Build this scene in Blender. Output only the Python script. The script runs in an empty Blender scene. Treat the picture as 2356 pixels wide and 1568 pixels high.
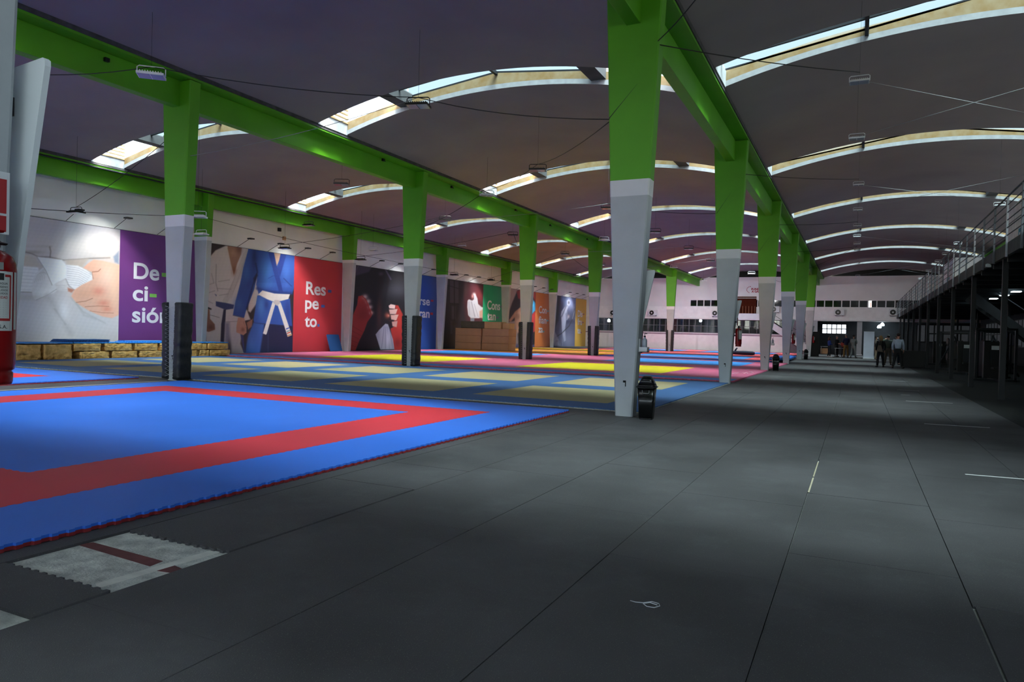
import bpy, bmesh, math, random
import numpy as np
from mathutils import Vector, Matrix
from mathutils import noise as mnoise
random.seed(7)
S = bpy.context.scene
COL = S.collection
PI = math.pi
# ------------------------------------------------------------------ camera
FPX, YAW, PITCH, ROLL, CH = 1636.48, 0.4517, -0.0127, 0.0252, 1.3611
CX, CY = 1178.0, 784.0
FW = Vector((-math.sin(YAW)*math.cos(PITCH), math.cos(YAW)*math.cos(PITCH), math.sin(PITCH)))
RT = Vector((math.cos(YAW), math.sin(YAW), 0.0))
UP = RT.cross(FW)
CR, SR = math.cos(ROLL), math.sin(ROLL)
cd = bpy.data.cameras.new('camera'); cam = bpy.data.objects.new('camera', cd); COL.objects.link(cam)
cd.sensor_width = 36.0; cd.lens = 36.0*FPX/2356.0; cd.clip_start = 0.05; cd.clip_end = 400
r2 = RT*CR + UP*SR
u2 = UP*CR - RT*SR
cam.matrix_world = Matrix(((r2.x, u2.x, -FW.x, 0), (r2.y, u2.y, -FW.y, 0), (r2.z, u2.z, -FW.z, CH), (0, 0, 0, 1)))
S.camera = cam
# ------------------------------------------------------------------ world, sun, exposure
W = bpy.data.worlds.new('world'); S.world = W; W.use_nodes = True
wn = W.node_tree.nodes; wl = W.node_tree.links
bgn = wn['Background']
sky = wn.new('ShaderNodeTexSky'); sky.sky_type = 'NISHITA'; sky.sun_disc = False
sky.sun_elevation = math.radians(58); sky.sun_rotation = math.radians(150); sky.air_density = 1.0; sky.dust_density = 2.5
hz = wn.new('ShaderNodeMix'); hz.data_type = 'RGBA'; hz.inputs[0].default_value = 0.6   # thin bright haze over the blue
HZ = [q for q in hz.inputs if q.type == 'RGBA']; HZ[1].default_value = (2.6, 2.6, 2.5, 1)
wl.new(sky.outputs[0], HZ[0]); wl.new([q for q in hz.outputs if q.type == 'RGBA'][0], bgn.inputs[0]); bgn.inputs[1].default_value = 0.42
sd = bpy.data.lights.new('sun', 'SUN'); sd.energy = 37.0; sd.angle = math.radians(44.0); sd.color = (1.0, 0.95, 0.86)
so = bpy.data.objects.new('sun', sd); COL.objects.link(so)
so.rotation_euler = Vector((-0.36, 0.17, -1.0)).to_track_quat('-Z', 'Y').to_euler()
S.view_settings.view_transform = 'Standard'; S.view_settings.look = 'None'
S.view_settings.exposure = 2.1; S.view_settings.gamma = 1.0; S.view_settings.use_curve_mapping = False
S.cycles.max_bounces = 10; S.cycles.diffuse_bounces = 5; S.cycles.glossy_bounces = 3
S.cycles.transparent_max_bounces = 12; S.cycles.caustics_reflective = False; S.cycles.caustics_refractive = False
S.cycles.sample_clamp_indirect = 6.0

def ray(x, y):
    X = x-CX; Y = y-CY
    a = CR*X+SR*Y; b = -SR*X+CR*Y
    return FW + RT*(a/FPX) - UP*(b/FPX)
def at(x, y, ax, v):
    d = ray(x, y); i = 'XYZ'.index(ax); c = Vector((0, 0, CH))
    return c + d*((v-c[i])/d[i])
def project(X, Y, Z):
    dx, dy, dz = X, Y, Z-CH
    x = dx*RT.x+dy*RT.y+dz*RT.z; y = dx*UP.x+dy*UP.y+dz*UP.z; z = dx*FW.x+dy*FW.y+dz*FW.z
    a = FPX*x/z; b = -FPX*y/z
    return CX+CR*a-SR*b, CY+SR*a+CR*b

# ------------------------------------------------------------------ materials
def lin(c):
    if isinstance(c, str):
        c = [int(c[i:i+2], 16)/255 for i in (0, 2, 4)]
    return tuple((x/12.92 if x <= 0.04045 else ((x+0.055)/1.055)**2.4) for x in c)
MATS = {}
def M(name, c='808080', rough=0.6, metal=0.0, noise=0.12, nscale=3.0, bump=0.0, bscale=60, emit=None, c2=None, spec=0.5, stretch=None):
    if name in MATS: return MATS[name]
    m = bpy.data.materials.new(name); m.use_nodes = True
    n = m.node_tree.nodes; l = m.node_tree.links; b = n['Principled BSDF']
    col = lin(c)+(1,)
    b.inputs['Roughness'].default_value = rough; b.inputs['Metallic'].default_value = metal
    b.inputs['Specular IOR Level'].default_value = spec
    tc = n.new('ShaderNodeTexCoord'); src = tc.outputs['Object']
    if stretch:
        mp = n.new('ShaderNodeMapping'); mp.inputs['Scale'].default_value = stretch; l.new(src, mp.inputs[0]); src = mp.outputs[0]
    nz = n.new('ShaderNodeTexNoise'); nz.inputs['Scale'].default_value = nscale; nz.inputs['Detail'].default_value = 5
    l.new(src, nz.inputs['Vector'])
    mx = n.new('ShaderNodeMix'); mx.data_type = 'RGBA'
    A = [v for v in mx.inputs if v.type == 'RGBA'][0]; B = [v for v in mx.inputs if v.type == 'RGBA'][1]
    if c2: A.default_value = col; B.default_value = lin(c2)+(1,)
    else:
        A.default_value = tuple(x*(1-noise) for x in col[:3])+(1,); B.default_value = tuple(min(1, x*(1+noise)) for x in col[:3])+(1,)
    rp = n.new('ShaderNodeMapRange'); rp.inputs[1].default_value = 0.3; rp.inputs[2].default_value = 0.7
    l.new(nz.outputs[0], rp.inputs[0]); l.new(rp.outputs[0], mx.inputs[0])
    l.new([o for o in mx.outputs if o.type == 'RGBA'][0], b.inputs['Base Color'])
    if bump > 0:
        nb = n.new('ShaderNodeTexNoise'); nb.inputs['Scale'].default_value = bscale; nb.inputs['Detail'].default_value = 4
        l.new(tc.outputs['Object'], nb.inputs['Vector'])
        bp = n.new('ShaderNodeBump'); bp.inputs['Strength'].default_value = bump; bp.inputs['Distance'].default_value = 0.01
        l.new(nb.outputs[0], bp.inputs['Height']); l.new(bp.outputs[0], b.inputs['Normal'])
    if emit:
        b.inputs['Emission Color'].default_value = col; b.inputs['Emission Strength'].default_value = emit
    MATS[name] = m; return m
def glass(name, tint, rough=0.05, refl=0.12, diff=0.0):
    m = bpy.data.materials.new(name); m.use_nodes = True; n = m.node_tree.nodes; l = m.node_tree.links
    n.remove(n['Principled BSDF']); o = n['Material Output']
    t = n.new('ShaderNodeBsdfTransparent'); t.inputs[0].default_value = tint+(1,)
    g = n.new('ShaderNodeBsdfGlossy'); g.inputs['Roughness'].default_value = rough; g.inputs[0].default_value = (0.9, 0.9, 0.9, 1)
    x = n.new('ShaderNodeMixShader'); x.inputs[0].default_value = refl
    l.new(t.outputs[0], x.inputs[1]); l.new(g.outputs[0], x.inputs[2])
    out = x
    if diff > 0:
        d = n.new('ShaderNodeBsdfTranslucent'); d.inputs[0].default_value = tint+(1,)
        y = n.new('ShaderNodeMixShader'); y.inputs[0].default_value = diff
        l.new(x.outputs[0], y.inputs[1]); l.new(d.outputs[0], y.inputs[2]); out = y
    l.new(out.outputs[0], o.inputs[0]); MATS[name] = m; return m
def rubber():
    m = M('black_rubber', '4a494b', 0.62, noise=0.28, nscale=0.9, bump=0.25, bscale=180, spec=0.35)
    n = m.node_tree.nodes; l = m.node_tree.links; b = n['Principled BSDF']
    src = b.inputs['Base Color'].links[0].from_socket
    tc = [q for q in n if q.type == 'TEX_COORD'][0]
    v = n.new('ShaderNodeTexNoise'); v.inputs['Scale'].default_value = 170; v.inputs['Detail'].default_value = 1
    l.new(tc.outputs['Object'], v.inputs['Vector'])
    r = n.new('ShaderNodeMapRange'); r.inputs[1].default_value = 0.67; r.inputs[2].default_value = 0.72
    l.new(v.outputs[0], r.inputs[0])
    mx = n.new('ShaderNodeMix'); mx.data_type = 'RGBA'
    I = [q for q in mx.inputs if q.type == 'RGBA']; I[1].default_value = lin('75776e')+(1,)
    l.new(src, I[0]); l.new(r.outputs[0], mx.inputs[0])
    # dusty scuffs
    d = n.new('ShaderNodeTexNoise'); d.inputs['Scale'].default_value = 1.7; d.inputs['Detail'].default_value = 8; d.inputs['Roughness'].default_value = 0.7
    l.new(tc.outputs['Object'], d.inputs['Vector'])
    r2_ = n.new('ShaderNodeMapRange'); r2_.inputs[1].default_value = 0.52; r2_.inputs[2].default_value = 0.8; r2_.inputs[4].default_value = 0.35
    l.new(d.outputs[0], r2_.inputs[0])
    mx2 = n.new('ShaderNodeMix'); mx2.data_type = 'RGBA'; J = [q for q in mx2.inputs if q.type == 'RGBA']; J[1].default_value = lin('6e7172')+(1,)
    l.new([o for o in mx.outputs if o.type == 'RGBA'][0], J[0]); l.new(r2_.outputs[0], mx2.inputs[0])
    l.new([o for o in mx2.outputs if o.type == 'RGBA'][0], b.inputs['Base Color'])
    return m
RUB = rubber()
GYMF = M('gym_floor_rubber', '1b1e1d', .8, noise=.5, nscale=14)
CONC = M('raw_concrete', 'a3a6a0', 0.85, noise=0.3, nscale=9, bump=0.9, bscale=60, c2='e2e4da')
VAULT = M('vault_plaster', '857d80', 0.9, noise=0.14, nscale=0.5, bump=0.15, bscale=12, c2='918989')
EDGEC = M('gutter_concrete', '4a4a4c', 0.9, nscale=5, noise=0.35)
LIPC = M('slot_lip_plaster', '9d9fa1', 0.9, nscale=6, noise=0.12)
YELC = M('lantern_wall', '8c6f42', 0.9, nscale=4, c2='9c8a6a')
GREEN = M('green_paint', '55a412', 0.55, nscale=1.2, noise=0.10)
GREY = M('grey_paint', 'b4b9bc', 0.6, nscale=2.0, noise=0.07, bump=0.3, bscale=18)
WHITEP = M('white_paint', 'dcdee0', 0.7, nscale=3, noise=0.04)
WALLW = M('white_wall_paint', 'eeeeee', 0.8, nscale=0.7, noise=0.06)
BLACK = M('black_void', '060607', 0.9)
STEEL = M('dark_steel', '1d2024', 0.5, metal=0.3)
RAILM = M('railing_steel', '5a6067', 0.45, metal=0.5)
BLKP = M('black_plastic', '0b0b0c', 0.35)
WHTPL = M('white_plastic', 'dfe2e4', 0.4, noise=0.03)
ROOFG = glass('roof_glass', (0.10, 0.135, 0.15), 0.1, 0.02, 0.06)
CLEARG = glass('clear_glass', (0.93, 0.97, 0.98), 0.03, 0.08)
# ------------------------------------------------------------------ mesh builder
class MB:
    def __init__(s): s.v = []; s.f = []; s.m = []; s.mats = []; s.sm = []
    def mi(s, m):
        if m not in s.mats: s.mats.append(m)
        return s.mats.index(m)
    def face(s, pts, m, smooth=False):
        i = len(s.v); s.v += [tuple(p) for p in pts]; s.f.append(tuple(range(i, i+len(pts)))); s.m.append(s.mi(m)); s.sm.append(smooth)
    def box(s, x0, x1, y0, y1, z0, z1, m):
        s.hexa([(x0, y0, z0), (x1, y0, z0), (x1, y1, z0), (x0, y1, z0)], [(x0, y0, z1), (x1, y0, z1), (x1, y1, z1), (x0, y1, z1)], m)
    def hexa(s, lo, hi, m, cap=True, smooth=False):
        i = len(s.v); n = len(lo); s.v += [tuple(p) for p in lo]+[tuple(p) for p in hi]; k = s.mi(m)
        for a in range(n):
            b = (a+1) % n; s.f.append((i+a, i+b, i+n+b, i+n+a)); s.m.append(k); s.sm.append(smooth)
        if cap:
            s.f.append(tuple(i+a for a in reversed(range(n)))); s.m.append(k); s.sm.append(False)
            s.f.append(tuple(i+n+a for a in range(n))); s.m.append(k); s.sm.append(False)
    def prism(s, poly, z0, z1, m): s.hexa([(x, y, z0) for x, y in poly], [(x, y, z1) for x, y in poly], m)
    def extr(s, poly, ax, a, b, m):   # poly in the other two axes
        f = {'X': lambda p, q: (q, p[0], p[1]), 'Y': lambda p, q: (p[0], q, p[1])}[ax]
        s.hexa([f(p, a) for p in poly], [f(p, b) for p in poly], m)
    def tube(s, pts, r, m, n=8, cap=True):
        pts = [Vector(p) for p in pts]; R = r if isinstance(r, (list, tuple)) else [r]*len(pts)
        i0 = len(s.v); k = s.mi(m); up = None
        for j, p in enumerate(pts):
            t = (pts[min(j+1, len(pts)-1)]-pts[max(j-1, 0)]).normalized()
            if up is None:
                up = t.orthogonal().normalized()
            up = (up - t*up.dot(t)).normalized(); w = t.cross(up)
            rr = R[j]; rx, ry = rr if isinstance(rr, (list, tuple)) else (rr, rr)
            for a in range(n):
                q = 2*PI*a/n; s.v.append(tuple(p+up*(math.cos(q)*rx)+w*(math.sin(q)*ry)))
        for j in range(len(pts)-1):
            for a in range(n):
                b = (a+1) % n; s.f.append((i0+j*n+a, i0+j*n+b, i0+(j+1)*n+b, i0+(j+1)*n+a)); s.m.append(k); s.sm.append(True)
        if cap:
            s.f.append(tuple(i0+a for a in reversed(range(n)))); s.m.append(k); s.sm.append(False)
            e = i0+(len(pts)-1)*n; s.f.append(tuple(e+a for a in range(n))); s.m.append(k); s.sm.append(False)
    def lathe(s, prof, c, m, n=20):
        i0 = len(s.v); k = s.mi(m)
        for r, z in prof:
            for a in range(n):
                q = 2*PI*a/n; s.v.append((c[0]+r*math.cos(q), c[1]+r*math.sin(q), c[2]+z))
        for j in range(len(prof)-1):
            for a in range(n):
                b = (a+1) % n; s.f.append((i0+j*n+a, i0+j*n+b, i0+(j+1)*n+b, i0+(j+1)*n+a)); s.m.append(k); s.sm.append(True)
        s.f.append(tuple(i0+a for a in reversed(range(n)))); s.m.append(k); s.sm.append(False)
        e = i0+(len(prof)-1)*n; s.f.append(tuple(e+a for a in range(n))); s.m.append(k); s.sm.append(False)
    def ell(s, c, r, m, n=14, k=9, squash=None):
        prof = []
        i0 = len(s.v); mi = s.mi(m)
        for j in range(k+1):
            p = PI*j/k-PI/2
            for a in range(n):
                q = 2*PI*a/n; v = (c[0]+r[0]*math.cos(p)*math.cos(q), c[1]+r[1]*math.cos(p)*math.sin(q), c[2]+r[2]*math.sin(p))
                s.v.append(v)
        for j in range(k):
            for a in range(n):
                b = (a+1) % n; s.f.append((i0+j*n+a, i0+j*n+b, i0+(j+1)*n+b, i0+(j+1)*n+a)); s.m.append(mi); s.sm.append(True)
    def build(s, name, parent=None, loc=None, bevel=0.0, merge=False):
        me = bpy.data.meshes.new(name); me.from_pydata(s.v, [], s.f)
        for m in s.mats: me.materials.append(m)
        me.polygons.foreach_set('material_index', s.m); me.polygons.foreach_set('use_smooth', s.sm)
        if merge or bevel:
            bm = bmesh.new(); bm.from_mesh(me); bmesh.ops.remove_doubles(bm, verts=bm.verts, dist=1e-5)
            if bevel: 
                eds = [e for e in bm.edges if len(e.link_faces) == 2 and e.calc_face_angle(0) > 0.6]
                bmesh.ops.bevel(bm, geom=eds, offset=bevel, segments=2, affect='EDGES', profile=0.5)
            bmesh.ops.recalc_face_normals(bm, faces=bm.faces); bm.to_mesh(me); bm.free()
        me.update(); o = bpy.data.objects.new(name, me); COL.objects.link(o)
        if parent: o.parent = parent
        if loc: o.location = loc
        return o
def tag(o, label=None, cat=None, group=None, kind=None):
    if label: o['label'] = label
    if cat: o['category'] = cat
    if group: o['group'] = group
    if kind: o['kind'] = kind
    return o
def thing(name, label, cat, loc=(0, 0, 0), rz=0.0, group=None):
    o = bpy.data.objects.new(name, None); COL.objects.link(o); o.location = loc; o.rotation_euler = (0, 0, rz); o.empty_display_size = 0.2
    return tag(o, label, cat, group)
def kids(o): return [c for c in o.children]
def copy_tree(o, parent=None):
    c = o.copy(); COL.objects.link(c)
    if parent: c.parent = parent
    for ch in kids(o): copy_tree(ch, c)
    return c
def struct(mb, name, **k): return tag(mb.build(name, **k), kind='structure')
ORD = ['nearest', 'second', 'third', 'fourth', 'fifth', 'sixth', 'seventh', 'eighth', 'ninth', 'tenth', 'eleventh', 'twelfth']
# ------------------------------------------------------------------ grid of the building
XA, XB, XC, XWL = -3.48, -14.71, -25.98, -26.75
YA0, YB0, YW0 = 11.63, 11.87, 22.20
YBK = 73.5
VA = [(-2.98, 7.30, 15.95), (-14.21, -3.98, 16.05), (-25.50, -15.21, 16.75)]   # x0, x1, first slot y
ZS, ZP = 7.25, 8.0
def vz(x, x0, x1):
    c = (x0+x1)/2; w = (x1-x0)/2; return ZS+(ZP-ZS)*(1-((x-c)/w)**2)
# ---- floor
mb = MB(); mb.box(-27, 12, -16, 80.5, -0.3, -0.018, CONC)
REDL = M('faded_red_line', '6b3a3a', 0.85, noise=0.3, nscale=8)
PALE = M('pale_screed', 'dcdcd2', 0.85, noise=0.15, nscale=9)
pa = [at(177, 1252, 'Z', -.017), at(215, 1247, 'Z', -.017), at(375, 1290, 'Z', -.017), at(345, 1302, 'Z', -.017)]
mb.hexa([(p.x, p.y, -.018) for p in pa], [(p.x, p.y, -.0165) for p in pa], REDL)
pa = [at(360, 1312, 'Z', -.017), at(400, 1318, 'Z', -.017), at(420, 1308, 'Z', -.017), at(395, 1297, 'Z', -.017)]
mb.hexa([(p.x, p.y, -.018) for p in pa], [(p.x, p.y, -.0165) for p in pa], REDL)
pa = [at(220, 1342, 'Z', -.017), at(225, 1352, 'Z', -.017), at(505, 1270, 'Z', -.017), at(490, 1264, 'Z', -.017)]
mb.hexa([(p.x, p.y, -.018) for p in pa], [(p.x, p.y, -.0163) for p in pa], PALE)
struct(mb, 'floor')
# ---- rubber flooring: aisle tiles with open seams
def add_gap(k, j): return 0.004
mb = MB()
cols = [(-3.345, -2.35), (-2.35, -1.35), (-1.35, -0.36), (-0.36, 0.575), (0.575, 1.53), (1.53, 2.5), (2.5, 3.5), (3.5, 4.5), (4.5, 5.5), (5.5, 6.5), (6.5, 7.5), (7.5, 8.5), (8.5, 9.6)]
seams = [[0.2, 2.2, 4.25, 6.3, 8.3, 10.4], [1.3, 3.3, 5.3, 7.2, 9.2], [0.25, 2.25, 4.245, 6.245, 8.69, 10.7], [0.9, 2.9, 3.86, 4.85, 6.83, 8.8, 10.8], [0.4, 2.4, 4.38, 6.38, 8.4, 10.3], [1, 3, 5, 7, 9]]
for ci, (a, b) in enumerate(cols):
    ys = list(seams[ci]) if ci < len(seams) else [0.5+(ci % 2), 2.5+(ci % 2)]
    ys = [y for y in ys]; y0 = ys[0]
    while y0 > -15.5: y0 -= 2; ys.insert(0, y0)
    while ys[-1] < 76: ys.append(ys[-1]+2.0)
    for y0, y1 in zip(ys[:-1], ys[1:]):
        g = random.choice([.002, .003, .005, .003]); e = random.uniform(0, .003)
        yy1 = y1-g
        if ci == 4 and abs(y1-4.38) < .01: yy1 = y1-.02+.01
        if ci == 4 and y0 == 4.38: pass
        x0, x1 = a+.002+e, b-.002
        if ci == 4 and y0 < 4.3: x0 = a+.014
        if ci == 3 and abs(y0-6.83) < .01: x0 = a+.012
        if ci == 4 and abs(y1-4.38) < .01: yy1 = y1-.016
        if ci == 3 and abs(y1-6.83) < .01: yy1 = y1-.012
        mb.box(x0, x1, y0, yy1, -.018, random.uniform(-.0012, 0), RUB if ci < 6 else GYMF)
def teeth(x0, x1, y0, y1, pitch=.1, dep=.018, sides='NESW'):
    P = []
    def run(ax, a, b, fixed, out):
        n = max(1, round(abs(b-a)/pitch)); st = (b-a)/n
        for i in range(n):
            q = [(a+st*(i+.05), 0), (a+st*(i+.12), out), (a+st*(i+.5), out), (a+st*(i+.57), 0)]
            for t, o in q: P.append((t, fixed+o) if ax == 'x' else (fixed+o, t))
    if 'S' in sides: run('x', x0, x1, y0, -dep)
    else: P.append((x0, y0))
    if 'E' in sides: run('y', y0, y1, x1, dep)
    else: P.append((x1, y0))
    if 'N' in sides: run('x', x1, x0, y1, dep)
    else: P.append((x1, y1))
    if 'W' in sides: run('y', y1, y0, x0, -dep)
    else: P.append((x0, y1))
    return P
# black puzzle mats left of the aisle, with the open bay
def pz(x0, x1, y0, y1, s=''):
    mb.prism(teeth(x0, x1, y0, y1, .075, .016, s) if s else [(x0, y0), (x1, y0), (x1, y1), (x0, y1)], -.018, -.0008-random.uniform(0, .0006), RUB)
pz(-4.26, -3.37, 1.975, 2.345, 'N'); pz(-4.26, -3.37, 3.115, 5.08, 'S')
pz(-4.26, -3.35, 5.09, 6.02); pz(-4.26, -3.35, 6.03, 8.7); pz(-4.26, -3.35, 8.71, 11.4)
pz(-4.45, -4.27, 1.65, 11.5)
pz(-16, -3.40, -15, 0.9); pz(-14.9, -4.27, .91, 1.64)
pz(-27, -3.35, 11.41, 80)
pz(-27, -14.0, -15.8, 11.40)
tag(mb.build('rubber_flooring'), 'black speckled rubber tile flooring covering the whole hall floor', 'flooring', kind='structure')
# white and tan tape lines on the floor
TAPEW = M('white_tape', 'e8e8e6', 0.6, noise=0.05); TAPEY = M('tan_tape', 'b5ab92', 0.7)
def tape(pts, m, label, w=.035):
    a, b = Vector(pts[0]), Vector(pts[1]); d = (b-a).normalized(); n = Vector((-d.y, d.x, 0))*w/2
    q = MB(); ps = [a-n, b-n, b+n, a+n]; q.hexa([(p.x, p.y, .0003) for p in ps], [(p.x, p.y, .0018) for p in ps], m)
    tag(q.build('floor_tape'), label, 'tape', 'tape lines on the rubber floor')
for i, y in enumerate((8.73, 13.74, 18.75, 22.85, 27.9)):
    tape([(1.05, y-.01, 0), (1.98 if i < 3 else 1.6, y+.06, 0)], TAPEW, ORD[i]+' white tape dash across the aisle beside the mezzanine shadow')
tape([(1.05, 20.8, 0), (1.25, 20.8, 0)], TAPEW, 'shortest white tape dash on the aisle floor', .03)
tape([(-.352, 6.86, 0), (-.352, 7.6, 0)], TAPEY, 'tan tape strip along a floor tile seam, nearer piece', .014)
tape([(-.353, 7.66, 0), (-.353, 8.6, 0)], TAPEY, 'tan tape strip along a floor tile seam, farther piece', .012)
tape([(-14.62, 2.0, 0), (-14.7, 11.6, 0)], TAPEW, 'long white line on the dark floor between two blue mats', .04)
# ------------------------------------------------------------------ roof vaults, slots, lanterns
NS = 24
ks = list(range(-2, 6))
mb = MB()
for (x0, x1, ys) in VA:
    edges = [-16.0]
    for k in ks: edges += [ys+10*k, ys+10*k+1.3]
    edges.append(YBK+.1)
    for a, b in zip(edges[0::2], edges[1::2]):
        for i in range(NS):
            xa, xb = x0+(x1-x0)*i/NS, x0+(x1-x0)*(i+1)/NS; za, zb = vz(xa, x0, x1), vz(xb, x0, x1)
            mb.face([(xa, a, za), (xa, b, za), (xb, b, zb), (xb, a, zb)], VAULT, False)
            mb.face([(xa, a, za+.13), (xb, a, zb+.13), (xb, b, zb+.13), (xa, b, za+.13)], EDGEC)
            for y in (a, b):
                q = [(xa, y, za), (xb, y, zb), (xb, y, zb+.13), (xa, y, za+.13)]
                mb.face(q if y == a else q[::-1], LIPC)
struct(mb, 'ceiling', merge=True)
wi = 0
BAR = M('dark_tie_beam', '4a4a4c', 0.9, noise=0.2)
for vi, (x0, x1, ys) in enumerate(VA):
    c = (x0+x1)/2; L = (x1-x0)/2
    def zt(x): return 8.44-.115*abs(x-c) - max(0, abs(x-c)-2.9)*.10
    for k in ks:
        a = ys+10*k; b = a+1.3; wi += 1
        root = thing('window_%d' % wi, None, None, (c, a+.65, 0)); root['kind'] = 'structure'
        w = MB(); N = 20
        def q(i): return x0+(x1-x0)*i/N
        for (y0, y1) in ((b-.0, b+.1), (a-.1, a+.0)):
            for i in range(N):
                xa, xb = q(i), q(i+1)
                lo = [(xa, y0, vz(xa, x0, x1)+.13), (xb, y0, vz(xb, x0, x1)+.13), (xb, y1, vz(xb, x0, x1)+.13), (xa, y1, vz(xa, x0, x1)+.13)]
                hi = [(xa, y0, zt(xa)), (xb, y0, zt(xb)), (xb, y1, zt(xb)), (xa, y1, zt(xa))]
                w.hexa(lo, hi, YELC)
        # ends
        for xe, s_ in ((x0, 1), (x1, -1)):
            xl, xh = sorted((xe, xe-s_*.1))
            w.box(*sorted((xe, xe+s_*.03)), a-.0, b+.0, ZS-.02, ZS+.36, LIPC)
        w.build('lantern_wall', root, loc=(-c, -a-.65, 0))
        w = MB()
        if vi == 0:
            w.box(c+2.75, c+3.15, a-.02, b+.02, vz(c+2.95, x0, x1)+.1, vz(c+2.95, x0, x1)+.42, BAR)
            w.box(c-2.2, c-2.12, a-.02, b+.02, vz(c-2.16, x0, x1)+.1, zt(c-2.1)+.03, STEEL)
        else:
            for s_ in (-1, 1): w.box(c+s_*2.95-.2, c+s_*2.95+.2, a-.02, b+.02, vz(c+2.9, x0, x1)+.1, vz(c+2.9, x0, x1)+.45, BAR)
            w.box(c-.04, c+.04, a-.02, b+.02, zt(c)-.06, zt(c)+.03, STEEL)
        # mid bar along the glass
        xs_ = (x0, c, x1) if vi == 0 else (c-2.9, c, c+2.9)
        for xa, xb in zip(xs_[:-1], xs_[1:]):
            w.hexa([(xa, a+.62, zt(xa)-.02), (xb, a+.62, zt(xb)-.02), (xb, a+.69, zt(xb)-.02), (xa, a+.69, zt(xa)-.02)],
                   [(xa, a+.62, zt(xa)+.04), (xb, a+.62, zt(xb)+.04), (xb, a+.69, zt(xb)+.04), (xa, a+.69, zt(xa)+.04)], STEEL)
            for yy in (a-.02, b):
                w.hexa([(xa, yy, zt(xa)-.0), (xb, yy, zt(xb)-.0), (xb, yy+.03, zt(xb)), (xa, yy+.03, zt(xa))],
                       [(xa, yy, zt(xa)+.05), (xb, yy, zt(xb)+.05), (xb, yy+.03, zt(xb)+.05), (xa, yy+.03, zt(xa)+.05)], STEEL)
        if vi:
            for s_ in (-1, 1):     # clerestory ends: mullions, head, louvre
                xe = c+s_*L; xi = c+s_*2.95
                for yy in (a-.05, b+.03):
                    for j in range(5):
                        x_ = xi+(xe-xi)*j/4; w.box(x_-.02, x_+.02, yy, yy+.04, zt(x_), 8.75, WHITEP)
                    xl, xh = sorted((xe, xi)); w.box(xl, xh, yy, yy+.06, 8.7, 8.82, EDGEC)
                for j in range(9): w.box(min(xe, xe-s_*.06), max(xe, xe-s_*.06), a, b, 7.56+j*.13, 7.60+j*.13, YELC)
        w.build('frame', root, loc=(-c, -a-.65, 0))
        g = MB()
        for xa, xb in zip(xs_[:-1], xs_[1:]):
            g.face([(xa, a-.1, zt(xa)+.06), (xa, b+.1, zt(xa)+.06), (xb, b+.1, zt(xb)+.06), (xb, a-.1, zt(xb)+.06)], ROOFG)
        if vi:
            for s_ in (-1, 1):
                xe = c+s_*L; xi = c+s_*2.95; xl, xh = sorted((xe, xi))
                g.face([(xl, a-.1, 8.84), (xl, b+.1, 8.84), (xh, b+.1, 8.84), (xh, a-.1, 8.84)], ROOFG)
        g.build('pane', root, loc=(-c, -a-.65, 0))
        pd = bpy.data.lights.new('daylight_portal', 'AREA'); pd.shape = 'RECTANGLE'; pd.size = x1-x0; pd.size_y = 1.3
        pd.cycles.is_portal = True
        po = bpy.data.objects.new('daylight_portal', pd); COL.objects.link(po); po.location = (c, a+.65, 8.95)
# ---- beams
def tbeam(xc, label, y0=-15.9, y1=YBK+.0, webx=None, green=GREEN):
    t = thing('roof_beam', label, 'beam', (xc, y0, 6.5), 0, 'roof beams along the column rows')
    w = MB(); wx = webx if webx is not None else 0
    w.box(wx-.125, wx+.125, 0, y1-y0, 0, .6, green); w.build('web', t, bevel=.012)
    w = MB(); w.box(-.48, .48, 0, y1-y0, .6, .655, green); w.build('flange', t)
    w = MB(); w.box(-.505, .505, 0, y1-y0, .655, .84, EDGEC); w.build('gutter_slab', t)
    return t
tbeam(XA, 'green concrete roof beam over the aisle column row')
tbeam(XB, 'green concrete roof beam over the padded column row between the mats')
tbeam(7.8, 'green concrete roof beam above the mezzanine')
tbeam(XC, 'green roof beam along the top of the poster wall')
mb = MB(); mb.box(-27, XC-.5, -16, YBK+.1, 7.17, 7.36, EDGEC); mb.box(8.25, 9.8, -16, YBK+.1, 7.17, 7.36, EDGEC); mb.tube([(XC+.47, -15, 7.06), (XC+.47, YBK, 7.06)], .03, STEEL, 6); struct(mb, 'trim_2')
# ---- columns
def colprof(z): return .15+.049*z if z < 3.67 else .33+.043*(z-3.67)
def column(x, y, label, grp, half=False, zb=3.67, zw=.27, holes=True):
    t = thing('concrete_column', label, 'column', (x, y, 0), 0, grp)
    def sec(z0, z1, m, name, grow=0):
        w = MB(); r = []
        for z in (z0, z1):
            hw = colprof(z)+grow; d = .125+.030*z/7+grow; ch = .022
            if half: xl, xr = 0.0, (.42+.092*z)+grow
            else: xl, xr = -hw, hw
            r.append([(xl+ch, -d, z), (xr-ch, -d, z), (xr, -d+ch, z), (xr, d-ch, z), (xr-ch, d, z), (xl+ch, d, z), (xl, d-ch, z), (xl, -d+ch, z)])
        w.hexa(r[0], r[1], m); return w.build(name, t)
    sec(0, zb, GREY, 'lower_shaft'); sec(zb, zb+zw, WHITEP, 'painted_band', .002); sec(zb+zw, 7.08, GREEN, 'upper_shaft', .001)
    if holes and not half:
        w = MB(); w.box(-.02, .03, -.131, -.12, .50, .60, BLACK); w.box(-.05, .015, -.134, -.12, .46, .565, GREY)
        s_ = w.build('socket_recess', t)
    return t
AR = 'columns of the aisle row'
adesc = ['cropped at the left edge behind the large fire extinguisher', 'largest in view with a black bin at its foot', 'with a red extinguisher on its side', 'with a bin just past it', 'with blue sheet heaped beside it', 'fifth past the near bin', 'sixth past the near bin and just before the black stand']
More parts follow.
